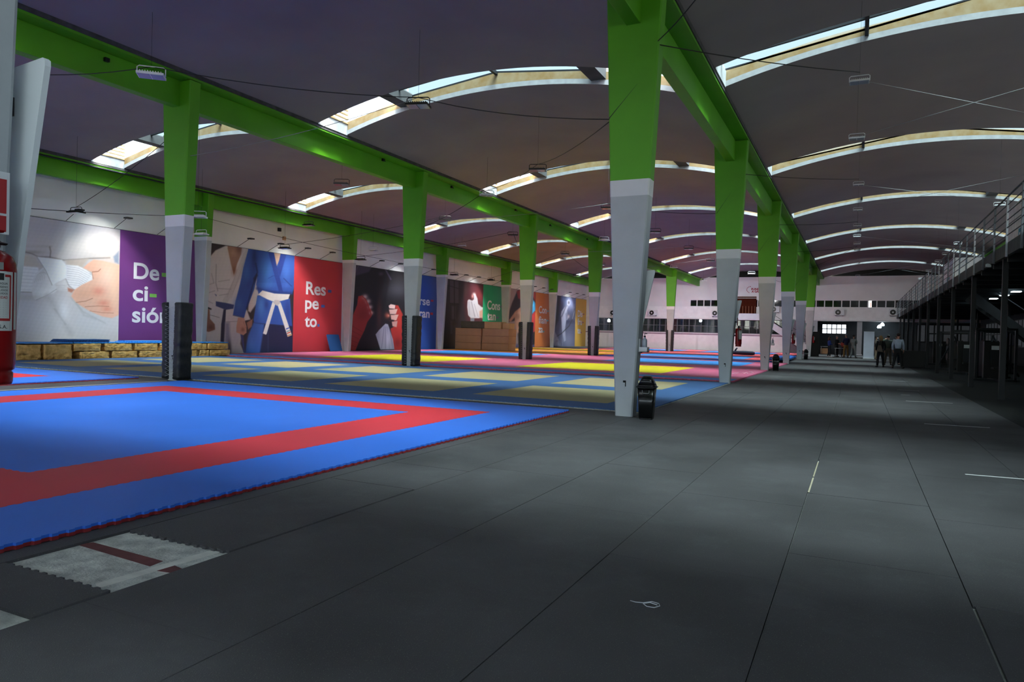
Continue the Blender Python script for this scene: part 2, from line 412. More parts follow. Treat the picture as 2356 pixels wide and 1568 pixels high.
for i in range(-1, 6):
    column(XA, YA0+10*i+(.02 if i < 0 else 0), 'grey and green tapered column of the aisle row, '+adesc[i+1], AR)
for i in range(0, 6):
    column(XB, YB0+10*i, 'green and grey column with black padding at its foot, %s of its row' % ORD[i], 'padded columns between the mats', holes=True)
    # padding
    p = thing('column_padding', 'black quilted pads laced round the %s padded column' % ORD[i], 'padding', (XB, YB0+10*i, 0), 0, 'column pads')
    PADM = M('black_vinyl_pad', '17191c', 0.42, bump=1.0, bscale=14, noise=0.3, nscale=9)
    for s_ in (-1, 1):
        w = MB(); zs = [0.03, .05]+[.05+.06*j for j in range(1, 30)]+[1.84, 1.865]
        secs = []
        for j, zz in enumerate(zs):
            e = -.03 if j in (0, len(zs)-1) else .004*math.sin(j*1.3+i)+.003*math.sin(j*4.7+2*i+s_)
            x0_, x1_, yy, rr = (.10+.02*zz), (.30+.022*zz)+e, .20+e, .07
            pl = []
            for (cx_, cy_, q0) in ((x1_-rr, yy-rr, 0), (x0_+.02, yy-.02, PI/2), (x0_+.02, -yy+.02, PI), (x1_-rr, -yy+rr, 3*PI/2)):
                r0 = rr if cx_ > .2 else .02
                for g in range(5): qq = q0+PI/2*g/4; pl.append((s_*(cx_+r0*math.cos(qq)), cy_+r0*math.sin(qq), zz))
            secs.append(pl if s_ > 0 else pl[::-1])
        for a_, b_ in zip(secs[:-1], secs[1:]): w.hexa(a_, b_, PADM, False, True)
        w.face(secs[0][::-1], PADM); w.face(secs[-1], PADM)
        w.build('pad', p, merge=True)
    w = MB(); LACE = M('white_lace', 'b9babb', 0.7)
    pts = []
    for j in range(19):
        z = .1+j*.093; s_ = 1 if j % 2 else -1; pts.append((s_*(.14+.03*z/1.8), -.205, z))
    w.tube(pts, .006, LACE, 5); w.tube([(-p_[0], p_[1]-.004, p_[2]) for p_ in pts], .006, LACE, 5)
    w.build('lacing', p)
wl_ = ['hidden behind the big white board', 'between the white belt poster and the judo poster', 'right of the red panel poster', 'right of the blue panel poster', 'right of the green panel poster', 'right of the orange panel poster']
for i in range(-1, 5):
    column(XC, YW0+10*i, 'grey and green column against the left wall, '+wl_[i+1], 'wall columns between the posters', zb=5.02, zw=.17, holes=False)
# ------------------------------------------------------------------ walls
mb = MB(); mb.box(-27.0, XWL, -16, YBK+7, -.02, 7.5, WALLW); struct(mb, 'wall_left')
RW = M('rear_wall_paint', '8c8c90', .85)
mb = MB(); mb.box(-27, 12, -16.2, -16, -.02, 3.4, RW); mb.box(-27, 12, -16.2, -16, 7.1, 9.5, RW)
for x in (-27, -20.3, -15, -9.3, -3.7, 2, 7.6): mb.box(x, x+.4, -16.2, -16, 3.4, 7.1, RW)
struct(mb, 'wall_rear')
def portal(loc, rot, sx, sy):
    pd = bpy.data.lights.new('daylight_portal', 'AREA'); pd.shape = 'RECTANGLE'; pd.size = sx; pd.size_y = sy; pd.cycles.is_portal = True
    po = bpy.data.objects.new('daylight_portal', pd); COL.objects.link(po); po.location = loc; po.rotation_euler = rot
def added_window(num, loc, rz, w, h, n):  # unseen window, added to bring more daylight into the hall
    root = thing('window_%d' % num, None, None, loc, rz); root['kind'] = 'structure'; f = MB()
    for i in range(n+1): x = -w/2+w*i/n; f.box(x-.03, x+.03, -.04, .04, 0, h, STEEL)
    for j in range(4): z = h*j/3; f.box(-w/2, w/2, -.035, .035, z-.03, z+.03, STEEL)
    f.build('window_frame', root); g = MB(); g.box(-w/2, w/2, -.004, .004, 0, h, CLEARG); g.build('pane', root)
added_window(60, (-7.5, -16.1, 3.4), 0, 39, 3.7, 30); portal((-7.5, -16.15, 5.25), (PI/2, 0, PI), 39, 3.7)  # added behind the camera for light on the column fronts
added_window(61, (9.7, 17, 4.0), PI/2, 66, 2.0, 44); portal((9.75, 17, 5.0), (PI/2, 0, PI/2), 66, 2.0)  # added high on the right, out of view, for side light
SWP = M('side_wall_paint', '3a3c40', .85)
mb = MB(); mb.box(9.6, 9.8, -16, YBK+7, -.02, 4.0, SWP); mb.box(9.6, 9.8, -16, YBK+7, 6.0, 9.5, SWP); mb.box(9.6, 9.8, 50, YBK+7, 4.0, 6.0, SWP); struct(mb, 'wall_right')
mb = MB(); mb.box(-27, 12, YBK+3.2, YBK+3.4, -.02, 9.3, BLACK); mb.box(-27, 12, YBK+.1, YBK+3.4, 8.3, 8.5, BLACK); mb.box(-27, 12, YBK+.2, YBK+3.4, 7.36, 7.4, BLACK); mb.box(9.8, 10, YBK, YBK+3.4, -.02, 9.3, BLACK); struct(mb, 'dark_gap')  # black surfaces stand in for the dark space above the back wall
# back building
mb = MB(); yb = YBK
PINK = M('mauve_trim_paint', 'a08d9a', .8)
mb.box(-26.75, 9.6, yb, yb+.2, 5.12, 7.36, WALLW)                 # upper wall
mb.box(-26.75, -15.5, yb, yb+.2, 4.42, 5.12, WALLW)
mb.box(-26.75, 9.6, yb-.02, yb+.2, 3.28, 4.42, M('pale_wall', 'f6f6f6', .8, noise=.05))
mb.box(-26.75, 9.6, yb-.14, yb+.2, 3.16, 3.27, WALLW)             # ledge
mb.box(-26.75, -12.3, yb, yb+.2, -.02, 1.75, M('low_wall', 'fafafa', .8, noise=.04))
mb.box(-26.75, -12.3, yb-.01, yb+.2, 1.55, 1.68, PINK)
mb.box(-26.75, -25.3, yb, yb+.2, 1.74, 3.17, WALLW)
mb.box(-12.3, -6.0, yb, yb+.2, -.02, 1.55, M('low_wall', '')); mb.box(-12.3, -6.0, yb-.01, yb+.2, 1.55, 1.68, PINK); mb.box(-12.3, -6.0, yb, yb+.2, 1.67, 1.76, WALLW)
mb.box(-6.0, -3.85, yb, yb+.2, -.02, 3.17, M('mauve_wall', '8a7e88', .8))
for x in (-24.1, -20.9, -17.6, -14.6): mb.box(x-.2, x, yb-.04, yb+.01, -.02, 1.5, WALLW)
struct(mb, 'wall_back')
mb = MB()   # recess behind the opening
DK = M('dark_recess_paint', '34383c', .8)
mb.box(-3.85, -3.65, yb+.2, yb+3.2, -.02, 3.2, DK); mb.box(9.4, 9.6, yb, yb+3.2, -.02, 3.2, DK)
mb.box(-3.85, -3.2, yb+3, yb+3.2, -.02, 3.2, DK); mb.box(-.95, 9.6, yb+3, yb+3.2, -.02, 3.2, DK)
mb.box(-3.2, -.95, yb+3, yb+3.2, -.02, 1.95, DK); mb.box(-3.2, -.95, yb+3, yb+3.2, 2.95, 3.2, DK)
mb.box(-26.75, 9.6, yb+.2, yb+3.2, 3.17, 3.25, DK)
mb.box(-.05, .38, yb+.1, yb+.5, -.02, 3.17, GREY); mb.box(-3.85, -3.45, yb, yb+.4, -.02, 3.17, GREY)
mb.box(-.1, .42, yb+.05, yb+.55, -.02, .12, WHITEP)
struct(mb, 'wall_recess')
# office volumes behind windows
mb = MB(); OF = M('office_interior', '2c2d2e', .9, noise=.4, nscale=1.1)
mb.box(-26.75, 9.6, yb+2.9, yb+3.0, 3.27, 7.4, OF); mb.box(-26.75, -3.9, yb+2.9, yb+3.0, -.02, 3.17, OF)
mb.box(-26.75, 9.6, yb+.2, yb+3.0, 5.5, 5.55, OF)
struct(mb, 'wall_offices')
def winstrip(x0, x1, z0, z1, nx, nz, num, fr=WHITEP, wd=.05, y=None, pane=None):
    y = y or yb+.05
    root = thing('window_%d' % num, None, None, ((x0+x1)/2, y, z0)); root['kind'] = 'structure'
    f = MB()
    for i in range(nx+1): x = x0+(x1-x0)*i/nx; f.box(x-wd/2, x+wd/2, y-.03, y+.04, z0, z1, fr)
    for j in range(nz+1): z = z0+(z1-z0)*j/nz; f.box(x0, x1, y-.025, y+.035, z-wd/2, z+wd/2, fr)
    f.build('window_frame', root, loc=(-(x0+x1)/2, -y, -z0))
    g = MB(); g.box(x0, x1, y, y+.008, z0, z1, pane or CLEARG); g.build('pane', root, loc=(-(x0+x1)/2, -y, -z0))
FRG = M('window_frame_grey', '77777c', .6)
winstrip(-25.3, -12.5, 1.8, 3.13, 21, 2, 40, FRG, .045)
winstrip(-12.45, -6.1, 1.8, 3.13, 9, 2, 41, FRG, .045)
winstrip(-15.5, -12.05, 4.43, 5.12, 5, 1, 42, WALLW, .09)
winstrip(-8.9, -4.4, 4.43, 5.12, 6, 1, 43, WALLW, .09)
winstrip(-4.35, 3.0, 4.43, 5.12, 10, 1, 44, WALLW, .09)
LITW = M('lit_window_pane', 'dfe9f2', .5, emit=0.8)
winstrip(-3.15, -.98, 1.98, 2.92, 5, 2, 45, STEEL, .08, y=yb+3.05, pane=LITW)
# lamps inside the offices
LAMPM = M('lit_lamp', 'dff4ff', .5, emit=6)
for i, (px, py, s_) in enumerate(((1401, 738, .45), (1473, 739, 0.5), (1612, 738, .35), (1737, 742, .0))):
    if s_:
        p = at(px, py, 'Y', yb+1.2); w = MB(); w.lathe([(.22*s_*1.3, 0), (.3*s_*1.3, .12), (.1, .3), (.04, .33)], (p.x, p.y, p.z-.1), LAMPM, 12)
        tag(w.build('office_lamp'), 'glowing pendant lamp behind the long office window, %s from the left' % ['first', 'second', 'third'][i], 'lamp', 'office pendant lamps')
for i, (px, py) in enumerate(((2023, 752), (2030, 747))):
    p = at(px, py, 'Y', yb+1.5); w = MB(); w.lathe([(.02, .32), (.14, .2), (.18, .06), (.12, 0)][::-1], (p.x, p.y, p.z-.1), LAMPM, 12)
    tag(w.build('bulb_lamp'), ['bright round lamp in the back recess, left of the pair', 'bright round lamp in the back recess, right of the pair'][i], 'lamp', 'round lamps in the recess')
p = at(2002, 700, 'Y', yb+.4); w = MB(); w.box(p.x-.12, p.x+.12, p.y, p.y+.05, 4.45, 5.08, M('lit_poster', 'f5f0dc', .6, emit=2.0)); w.box(p.x+.02, p.x+.10, p.y-.01, p.y, 4.5, 4.95, M('poster_red', 'b86a50', .6, emit=.5))
tag(w.build('lit_sign'), 'small bright vertical sign behind the upper office windows', 'sign')
# brown upper door with slatted rail, balcony and stair
d = thing('door_1', None, None, (-10.45, yb-.06, 3.72)); d['kind'] = 'structure'
DB = M('brown_door', '4a1e12', .85, noise=.15, spec=.1); 
w = MB(); w.box(-1.42, 1.42, 0, .05, 0, 1.72, DB); w.build('door_panel', d)
w = MB(); w.box(-1.42, 1.42, -.01, 0, 1.55, 1.6, PALE); w.build('door_rail', d)
LAND = thing('stair_landing', 'white balcony landing with brown rail slats below the brown door', 'balcony', (-10, yb-.9, 0))
w = MB(); w.box(-2.1, 1.5, -.6, .75, 3.1, 3.22, WHITEP); w.build('slab', LAND)
w = MB(); w.box(-2.1, 1.5, -.72, -.6, 3.1, 3.72, WHITEP); w.build('parapet', LAND)
SL = M('wooden_slat', '7a4c34', .8)
for j in range(11):
    w = MB(); w.box(-1.85+j*.28, -1.79+j*.28, -.3, -.27, 3.2, 4.45, SL); w.build('rail_slat', LAND)
ST = thing('staircase', 'white parapet staircase descending from the balcony at the back wall', 'staircase', (-8.5, yb-1.3, 0))
w = MB(); w.extr([(0, 3.70), (0, 3.05), (4.4, -.0), (5.1, 0), (5.1, .28)], 'Y', -.08, .06, WHITEP); w.build('parapet', ST)
for j in range(17):
    w = MB(); x = .1+j*.27; z = 3.1-j*.183; w.box(x, x+.29, .06, 1.0, z-.18, z, CONC); w.build('step', ST)
w = MB()
w.tube([(0, -.05, 4.5), (5.0, -.05, 1.05)], .02, STEEL, 6)
for j in range(5): x = .2+j*1.1; w.tube([(x, -.02, 3.6-x*.68), (x, -.05, 4.5-x*.69)], .015, STEEL, 6)
w.build('handrail', ST)
# air conditioners
def ac(px, py, label):
    p = at(px, py, 'Y', yb-.2); t = thing('air_conditioner', label, 'air conditioner', (p.x, yb-.34, p.z-.3), 0, 'outdoor units on the back wall')
    w = MB(); w.box(-.42, .42, -.15, .15, 0, .58, WHTPL); w.build('casing', t, bevel=.02)
    w = MB(); w.tube([(-.1, -.152, .29), (-.1, -.165, .29)], .24, BLKP, 20); FG = w.build('fan_grille', t)
    w = MB(); w.tube([(-.1, -.166, .29), (-.1, -.18, .29)], .07, WHTPL, 12); w.build('fan_hub', FG)
    for s_ in (-.3, .3): w = MB(); w.box(s_-.02, s_+.02, -.15, .30, -.05, 0, STEEL); w.build('bracket', t)
ac(1503, 719, 'white air conditioner unit on the back wall left of the far padded column')
ac(1413, 719, 'white air conditioner unit nearest the yellow poster')
ac(1648, 720, 'white air conditioner unit beside the white balcony')
ac(1783, 711, 'white air conditioner unit on the back wall above the stair')
ac(1931, 718, 'white air conditioner unit above the recess with the people')
ac(2057, 718, 'white air conditioner unit at the far end of the mezzanine')
# ------------------------------------------------------------------ text
def text_mesh(s, name, mat, origin, xdir, ydir, width, height, parent=None, depth=.004, bold=.03):
    cu = bpy.data.curves.new(name, 'FONT'); cu.body = s; cu.size = 1; cu.offset = bold; cu.extrude = 0
    ob = bpy.data.objects.new(name, cu); COL.objects.link(ob)
    dg = bpy.context.evaluated_depsgraph_get(); dg.update()
    me = bpy.data.meshes.new_from_object(ob.evaluated_get(dg)); bpy.data.objects.remove(ob)
    vs = np.array([v.co[:] for v in me.vertices]); x0, x1 = vs[:, 0].min(), vs[:, 0].max()
    H = .70   # cap height of the font
    X = Vector(xdir).normalized(); Y = Vector(ydir).normalized(); O = Vector(origin); Nn = X.cross(Y)
    for v in me.vertices:
        v.co = O + X*((v.co.x-x0)/(x1-x0)*width) + Y*(v.co.y/H*height) + Nn*depth
    me.materials.clear(); me.materials.append(mat); me.name = name
    o = bpy.data.objects.new(name, me); COL.objects.link(o)
    if parent: o.parent = parent; o.matrix_parent_inverse = Matrix.Translation(parent.location).inverted()
    return o
# ------------------------------------------------------------------ posters
PX = -26.70
class Paint:
    def __init__(s, y0, y1, z0, z1, step, ox, oy, sc):
        s.ny = int((y1-y0)/step)+1; s.nz = int((z1-z0)/step)+1
        s.Y, s.Z = np.meshgrid(np.linspace(y0, y1, s.ny), np.linspace(z0, z1, s.nz))
        px, py = project(PX, s.Y, s.Z); s.U = (px-ox)/sc; s.V = (py-oy)/sc
        s.c = np.zeros(s.U.shape+(3,))
    def fill(s, h): s.c[:] = np.array(s.h(h))
    def h(s, x): return [int(x[i:i+2], 16)/255 for i in (0, 2, 4)]
    def blend(s, al, h): al = np.clip(al, 0, 1)[..., None]; s.c = s.c*(1-al)+np.array(s.h(h))*al
    def smooth(s, pts):
        P = [np.array(p, float) for p in pts]; n = len(P); out = []
        for i in range(n):
            a, b, c_, d_ = P[i-1], P[i], P[(i+1) % n], P[(i+2) % n]
            for t in (0, .25, .5, .75):
                out.append(.5*((2*b)+(-a+c_)*t+(2*a-5*b+4*c_-d_)*t*t+(-a+3*b-3*c_+d_)*t**3))
        return out
    def poly(s, pts, h, soft=4, al=1.0, sm=False):
        if sm: pts = s.smooth(pts)
        P = np.array(pts, float); n = len(P); D = np.full(s.U.shape, 1e9); ins = np.zeros(s.U.shape, bool)
        for i in range(n):
            a = P[i]; b = P[(i+1) % n]; e = b-a; L = max(1e-9, (e**2).sum())
            wx = s.U-a[0]; wy = s.V-a[1]; t = np.clip((wx*e[0]+wy*e[1])/L, 0, 1)
            D = np.minimum(D, np.hypot(wx-t*e[0], wy-t*e[1]))
            cnd = ((a[1] > s.V) != (b[1] > s.V))
            with np.errstate(divide='ignore', invalid='ignore'):
                xi = (b[0]-a[0])*(s.V-a[1])/(b[1]-a[1]+1e-12)+a[0]
            ins ^= cnd & (s.U < xi)
        sdv = np.where(ins, D, -D); s.blend(al*np.clip(sdv/soft*.5+.5, 0, 1), h)
    def line(s, pts, wd, h, al=1.0, soft=None):
        soft = soft or wd*.6; P = np.array(pts, float); D = np.full(s.U.shape, 1e9)
        for a, b in zip(P[:-1], P[1:]):
            e = b-a; L = max(1e-9, (e**2).sum()); wx = s.U-a[0]; wy = s.V-a[1]; t = np.clip((wx*e[0]+wy*e[1])/L, 0, 1)
            D = np.minimum(D, np.hypot(wx-t*e[0], wy-t*e[1]))
        s.blend(al*np.clip((wd/2-D)/soft+.5, 0, 1), h)
    def blob(s, x, y, rx, ry, h, al=1.0): s.blend(al*np.exp(-(((s.U-x)/rx)**2+((s.V-y)/ry)**2)), h)
    def mod(s, f): s.c = np.clip(s.c*f[..., None], 0, 1)
    def build(s, name, mat, parent):
        n, m = s.nz, s.ny
        v = np.stack([np.full(s.Y.shape, PX), s.Y, s.Z], -1).reshape(-1, 3)
        i = np.arange((n-1)*(m-1)); r = i//(m-1); q = i % (m-1); a = r*m+q
        f = np.stack([a, a+1, a+m+1, a+m], -1)
        me = bpy.data.meshes.new(name); me.from_pydata(v.tolist(), [], f.tolist()); me.materials.append(mat)
        c = s.c; L_ = np.where(c <= .04045, c/12.92, ((c+.055)/1.055)**2.4)
        at_ = me.color_attributes.new('print', 'FLOAT_COLOR', 'POINT')
        at_.data.foreach_set('color', np.concatenate([L_.reshape(-1, 3), np.ones((n*m, 1))], 1).astype('f').ravel())
        o = bpy.data.objects.new(name, me); COL.objects.link(o); o.parent = parent; o.matrix_parent_inverse = Matrix.Translation(parent.location).inverted()
        return o
def printmat():
    m = bpy.data.materials.new('printed_vinyl'); m.use_nodes = True; n = m.node_tree.nodes; l = m.node_tree.links; b = n['Principled BSDF']
    a = n.new('ShaderNodeAttribute'); a.attribute_name = 'print'; b.inputs['Roughness'].default_value = .55
    tc = n.new('ShaderNodeTexCoord'); wv = n.new('ShaderNodeTexNoise'); wv.inputs['Scale'].default_value = 30; l.new(tc.outputs['Object'], wv.inputs['Vector'])
    mr = n.new('ShaderNodeMapRange'); mr.inputs[3].default_value = 1.28; mr.inputs[4].default_value = 1.42; l.new(wv.outputs[0], mr.inputs[0])
    mx = n.new('ShaderNodeVectorMath'); mx.operation = 'SCALE'; l.new(a.outputs['Color'], mx.inputs[0]); l.new(mr.outputs[0], mx.inputs['Scale'])
    l.new(mx.outputs[0], b.inputs['Base Color']); return m
PRT = printmat(); LETW = M('white_lettering', 'dfe3ee', .55, noise=.02)
def poster(y0, ys, y1, colhex, words, dashes, dashhex, label, painter, sc3, step):
    t = thing('wall_poster', label, 'poster', (PX, y0, 0), 0, 'printed posters along the left wall')
    bk = MB(); bk.box(XWL+.001, PX-.003, y0, y1, .02, 5.08, M('poster_backing', '3a3a3c', .8)); 
    o = bk.build('backing', t); o.matrix_parent_inverse = Matrix.Translation(t.location).inverted()
    P = Paint(y0, ys, .02, 5.06, step, *sc3); painter(P); P.build('photo_print', PRT, t)
    cp = MB(); cp.box(PX-.003, PX+.002, ys, y1, .02, 5.06, M('panel_'+colhex, colhex, .5, noise=.05, nscale=.8))
    CPO = o = cp.build('colour_panel', t); o.matrix_parent_inverse = Matrix.Translation(t.location).inverted()
    for (s_, l_, r_, by, top) in words:
        a = at(l_, by, 'X', PX); b = at(r_, by, 'X', PX); hh = at(l_, top, 'X', PX).z-a.z
        text_mesh(s_, 'lettering', LETW, (PX+.003, a.y, a.z), (0, 1, 0), (0, 0, 1), b.y-a.y, hh, None, bold=.022).parent = CPO
    for (xa, xb, ya, yb_) in dashes:
        a = at(xa, yb_, 'X', PX); b = at(xb, yb_, 'X', PX); z1 = at(xa, ya, 'X', PX).z
        q = MB(); q.box(PX+.002, PX+.007, a.y, b.y, a.z, z1, M('dash_'+dashhex, dashhex, .5)); q.build('hyphen', CPO)
def weave(P, amp=.03, f=.35, g=.9):
    P.mod(1+amp*np.sin(P.U*f+P.V*g)*np.sin(P.U*g*.6-P.V*f))
def paint1(P):
    P.fill('b9b4b8'); P.blob(600, 200, 700, 160, 'a9a7b4', .75); P.blob(900, 430, 420, 140, 'cdc8c8', .9); P.blob(200, 1300, 500, 300, 'c9cad4', .9); P.blob(900, 1400, 500, 250, 'c6c2c6', .8)
    P.line([(190, 420), (480, 425)], 26, 'a8a3a3', .5); P.line([(462, 430), (474, 480), (466, 545)], 12, '6c5f5c', .8, 16); P.blob(250, 490, 120, 22, '8e8784', .7)
    P.line([(180, 485), (260, 505), (330, 540), (460, 545), (620, 578), (760, 572), (900, 560), (1140, 552)], 12, '6a5f5e', .75, 14)
    P.poly([(120, 500), (300, 540), (380, 660), (120, 640)], 'b7b0ab', 20)
    P.poly([(640, 580), (900, 560), (830, 660), (650, 630)], 'b4a8a2', 14)
    # belt
    P.poly([(60, 640), (330, 660), (360, 760), (260, 940), (60, 935)], 'd7d8dd', 8)
    for i in range(7): P.line([(60, 665+i*40), (340-i*8, 690+i*38)], 6, 'aeadb8', .55)
    P.line([(60, 935), (260, 940)], 10, '8f8a8a', .8)
    P.poly([(500, 850), (640, 800), (700, 920), (540, 915)], 'c9c7cb', 8)
    for i in range(3): P.line([(520, 865+i*18), (680, 860+i*24)], 5, 'a39ea4', .5)
    P.poly([(270, 830), (300, 740), (380, 670), (420, 680), (540, 905), (440, 970), (310, 1025), (265, 960)], 'cfcfd4', 8, 1, True)
    for i in range(6): P.line([(290+i*22, 830-i*8), (330+i*16, 740-i*6), (395+i*5, 680+i*12)], 6, 'a9a6aa', .5)
    P.line([(540, 905), (430, 975), (310, 1028)], 10, '938f94', .6); P.blob(400, 930, 90, 50, 'dcdce0', .7)
    P.poly([(320, 540), (600, 575), (650, 640), (665, 770), (490, 860), (420, 700)], 'd9dbe0', 8)
    P.line([(320, 545), (420, 700), (490, 860)], 9, '9a9698', .7); P.blob(600, 700, 60, 110, 'e4e6ea', .6)
    P.poly([(650, 630), (780, 640), (880, 690), (940, 745), (955, 800), (800, 890), (740, 915), (665, 840), (645, 790)], 'd8d8de', 7)
    for i in range(9): P.line([(660, 650+i*25), (790, 670+i*24), (935-i*14, 745+i*18)], 6, 'a3a1ad', .6)
    P.line([(645, 790), (680, 870), (745, 915)], 9, '8d898e', .6)
    # hand
    P.poly([(840, 665), (900, 610), (960, 572), (1060, 585), (1260, 635), (1245, 1195), (1165, 1232), (1060, 1215), (905, 1150), (760, 1060), (705, 985), (740, 915), (820, 860), (945, 800), (940, 715)], 'd6a894', 7)
    P.poly([(665, 890), (740, 912), (710, 945), (670, 930)], 'a9705f', 8)
    P.blob(1120, 760, 110, 160, 'e4c2b4', .8); P.blob(1010, 930, 70, 50, 'c9705f', .6); P.blob(1070, 1060, 70, 35, 'c9715e', .6); P.blob(1110, 1130, 60, 30, 'c96f58', .55); P.blob(850, 960, 110, 50, 'cf9a82', .6); P.blob(1190, 900, 50, 220, 'e6c0a6', .6)
    P.line([(945, 712), (1010, 705), (1035, 680)], 12, 'a5644f', .7); P.line([(940, 720), (955, 790)], 8, 'a86e5a', .6); P.line([(760, 1055), (870, 1040), (945, 1010)], 9, '9c5d49', .6)
    P.line([(860, 1105), (1000, 1095), (1130, 1100)], 9, 'a5624c', .55); P.line([(915, 1150), (1050, 1170), (1180, 1175)], 9, 'a5624c', .5)
    P.poly([(1180, 540), (1240, 480), (1240, 620), (1195, 600)], '8490a8', 12)
    # trousers folds
    P.line([(440, 985), (520, 1100), (600, 1250), (700, 1400)], 60, 'a8a6ab', .6, 60); P.line([(520, 1130), (640, 1300)], 16, '8e8c92', .5, 20); P.line([(700, 1000), (840, 1160), (1090, 1290)], 14, 'a09c9f', .5, 18); P.line([(770, 1070), (850, 1200), (980, 1240)], 18, 'a5a1a4', .5, 24)
    P.blob(620, 1150, 60, 120, 'd7d9e2', .6); P.blob(200, 1000, 160, 30, 'a9a4a2', .5)
    weave(P, .012, .05, .11)
def paint2(P):
    P.fill('2a2327'); P.poly([(600, 150), (760, 180), (700, 900), (600, 1000)], '3a3038', 30)
    # back figure right
    P.poly([(700, 560), (745, 500), (760, 800), (740, 870), (650, 1000), (620, 980), (630, 800)], 'b5aba9', 10)
    P.poly([(600, 1130), (680, 1080), (670, 1180), (620, 1220)], '8c6252', 8)
    # white gi figure
    P.poly([(40, 1240), (70, 940), (50, 900), (75, 640), (95, 420), (130, 280), (200, 200), (330, 140), (620, 150), (640, 260), (560, 560), (480, 800), (600, 950), (650, 1090), (560, 1110), (520, 1400), (600, 1600), (60, 1600)], 'b9b2b2', 8)
    P.poly([(355, 120), (545, 120), (530, 250), (480, 370), (435, 525), (395, 380), (358, 180)], '8d6a5a', 5)
    P.blob(440, 230, 60, 50, 'a5836f', .7); P.blob(500, 180, 40, 60, '5d3b32', .6); P.blob(440, 460, 30, 60, '70432f', .7)
    P.line([(620, 200), (520, 480), (370, 780), (330, 850)], 70, 'aca5a4', .9, 8); P.line([(570, 230), (350, 800)], 4, '837b7c', .6); P.line([(610, 240), (400, 820)], 4, '837b7c', .5)
    P.line([(355, 190), (430, 520)], 10, 'b9b2b0', .6)
    P.line([(210, 380), (205, 620), (230, 720)], 12, '7c7477', .6); P.line([(150, 500), (180, 620)], 14, '8c8488', .5)
    for (a, b) in (((80, 650), (180, 620)), ((70, 760), (190, 720)), ((60, 830), (160, 880)), ((240, 600), (380, 580)), ((220, 690), (400, 700)), ((250, 780), (360, 760))): P.line([a, b], 12, '857d80', .5)
    P.poly([(55, 905), (150, 950), (145, 965), (55, 940)], '1c1718', 5)
    P.poly([(55, 945), (125, 960), (130, 1080), (190, 1150), (195, 1220), (110, 1250), (50, 1225)], '7a5446', 6); P.blob(140, 1190, 40, 40, '4c2e25', .6)
    P.poly([(205, 855), (330, 875), (440, 900), (430, 950), (330, 965), (205, 915)], '303a63', 5); P.poly([(305, 960), (335, 960), (300, 1600), (255, 1600), (275, 1150)], '1d2138', 6)
    P.poly([(190, 760), (215, 775), (210, 790)], '303a63', 5)
    P.line([(130, 1030), (250, 1065)], 8, '5c5557', .7); P.line([(330, 1120), (560, 1110)], 7, '6a6366', .6)
    P.poly([(325, 1130), (380, 1130), (400, 1600), (310, 1600)], '7e7d90', 20); P.blob(380, 1450, 25, 100, '3a3436', .8); P.blob(480, 1300, 60, 200, 'b1adb6', .7)
    P.poly([(520, 1270), (560, 1300), (590, 1600), (560, 1500)], '39406e', 6)
    # blue gi figure
    P.poly([(625, 180), (880, 150), (1240, 180), (1225, 640), (1190, 760), (760, 770), (725, 640), (740, 500), (700, 700), (590, 990), (570, 1065), (425, 1030), (460, 850), (520, 620), (560, 420)], '2c4a92', 6)
    P.blob(850, 450, 80, 170, '3f74bd', .8); P.blob(1110, 480, 60, 130, '3c63ae', .7); P.blob(700, 280, 35, 140, '1b2a5a', .8); P.blob(600, 500, 50, 150, '3a66a8', .6); P.blob(500, 900, 60, 90, '3c61a0', .7); P.blob(630, 640, 60, 70, '2a3f86', .6)
    P.poly([(730, 500), (745, 520), (700, 640), (690, 560)], '19213f', 12)
    P.line([(720, 370), (740, 480), (690, 620), (600, 950)], 18, '18254f', .7, 16)
    P.line([(740, 690), (820, 720), (960, 740), (1180, 755)], 34, '1f2f68', .8, 30); P.blob(860, 640, 110, 40, '3e6cb4', .6); P.blob(1110, 650, 60, 40, '3a5cae', .6)
    P.poly([(875, 200), (955, 215), (1075, 760), (1020, 740)], '24377c', 5); P.poly([(1045, 220), (1120, 230), (1030, 540), (1000, 430)], '24377c', 5)
    P.poly([(945, 190), (1050, 195), (1020, 330), (990, 400)], 'b08f80', 5)
    P.line([(1080, 560), (1180, 660)], 12, '1e2c66', .6)
    P.line([(880, 560), (960, 520), (1000, 620)], 8, '22357a', .6)
    P.poly([(740, 780), (1160, 820), (1190, 1180), (1080, 1170), (700, 1140), (690, 1090)], '2d4d98', 6); P.blob(780, 920, 50, 130, '4576bb', .8); P.blob(860, 900, 30, 60, '1d2c68', .7); P.blob(1130, 980, 40, 150, '233478', .8)
    P.poly([(700, 1130), (1190, 1175), (1200, 1600), (570, 1600)], '1b2040', 8); P.poly([(690, 1130), (830, 1150), (760, 1600), (570, 1600), (620, 1300)], '31559c', 12); P.blob(650, 1420, 50, 130, '3f6cb3', .7)
    P.line([(880, 1180), (875, 1600)], 6, '4a5478', .6)
    # white belt
    P.poly([(805, 715), (960, 755), (1160, 765), (1140, 825), (1050, 850), (960, 865), (870, 830), (750, 768)], 'c7c0bf', 5)
    P.poly([(935, 860), (975, 880), (860, 1275), (850, 1285), (812, 1270)], 'c9c3c2', 4); P.poly([(1000, 900), (1040, 870), (1185, 1290), (1130, 1312)], 'c9c3c2', 4)
    P.poly([(960, 840), (1010, 840), (1040, 870), (995, 915), (950, 880)], 'b2a9a9', 4)
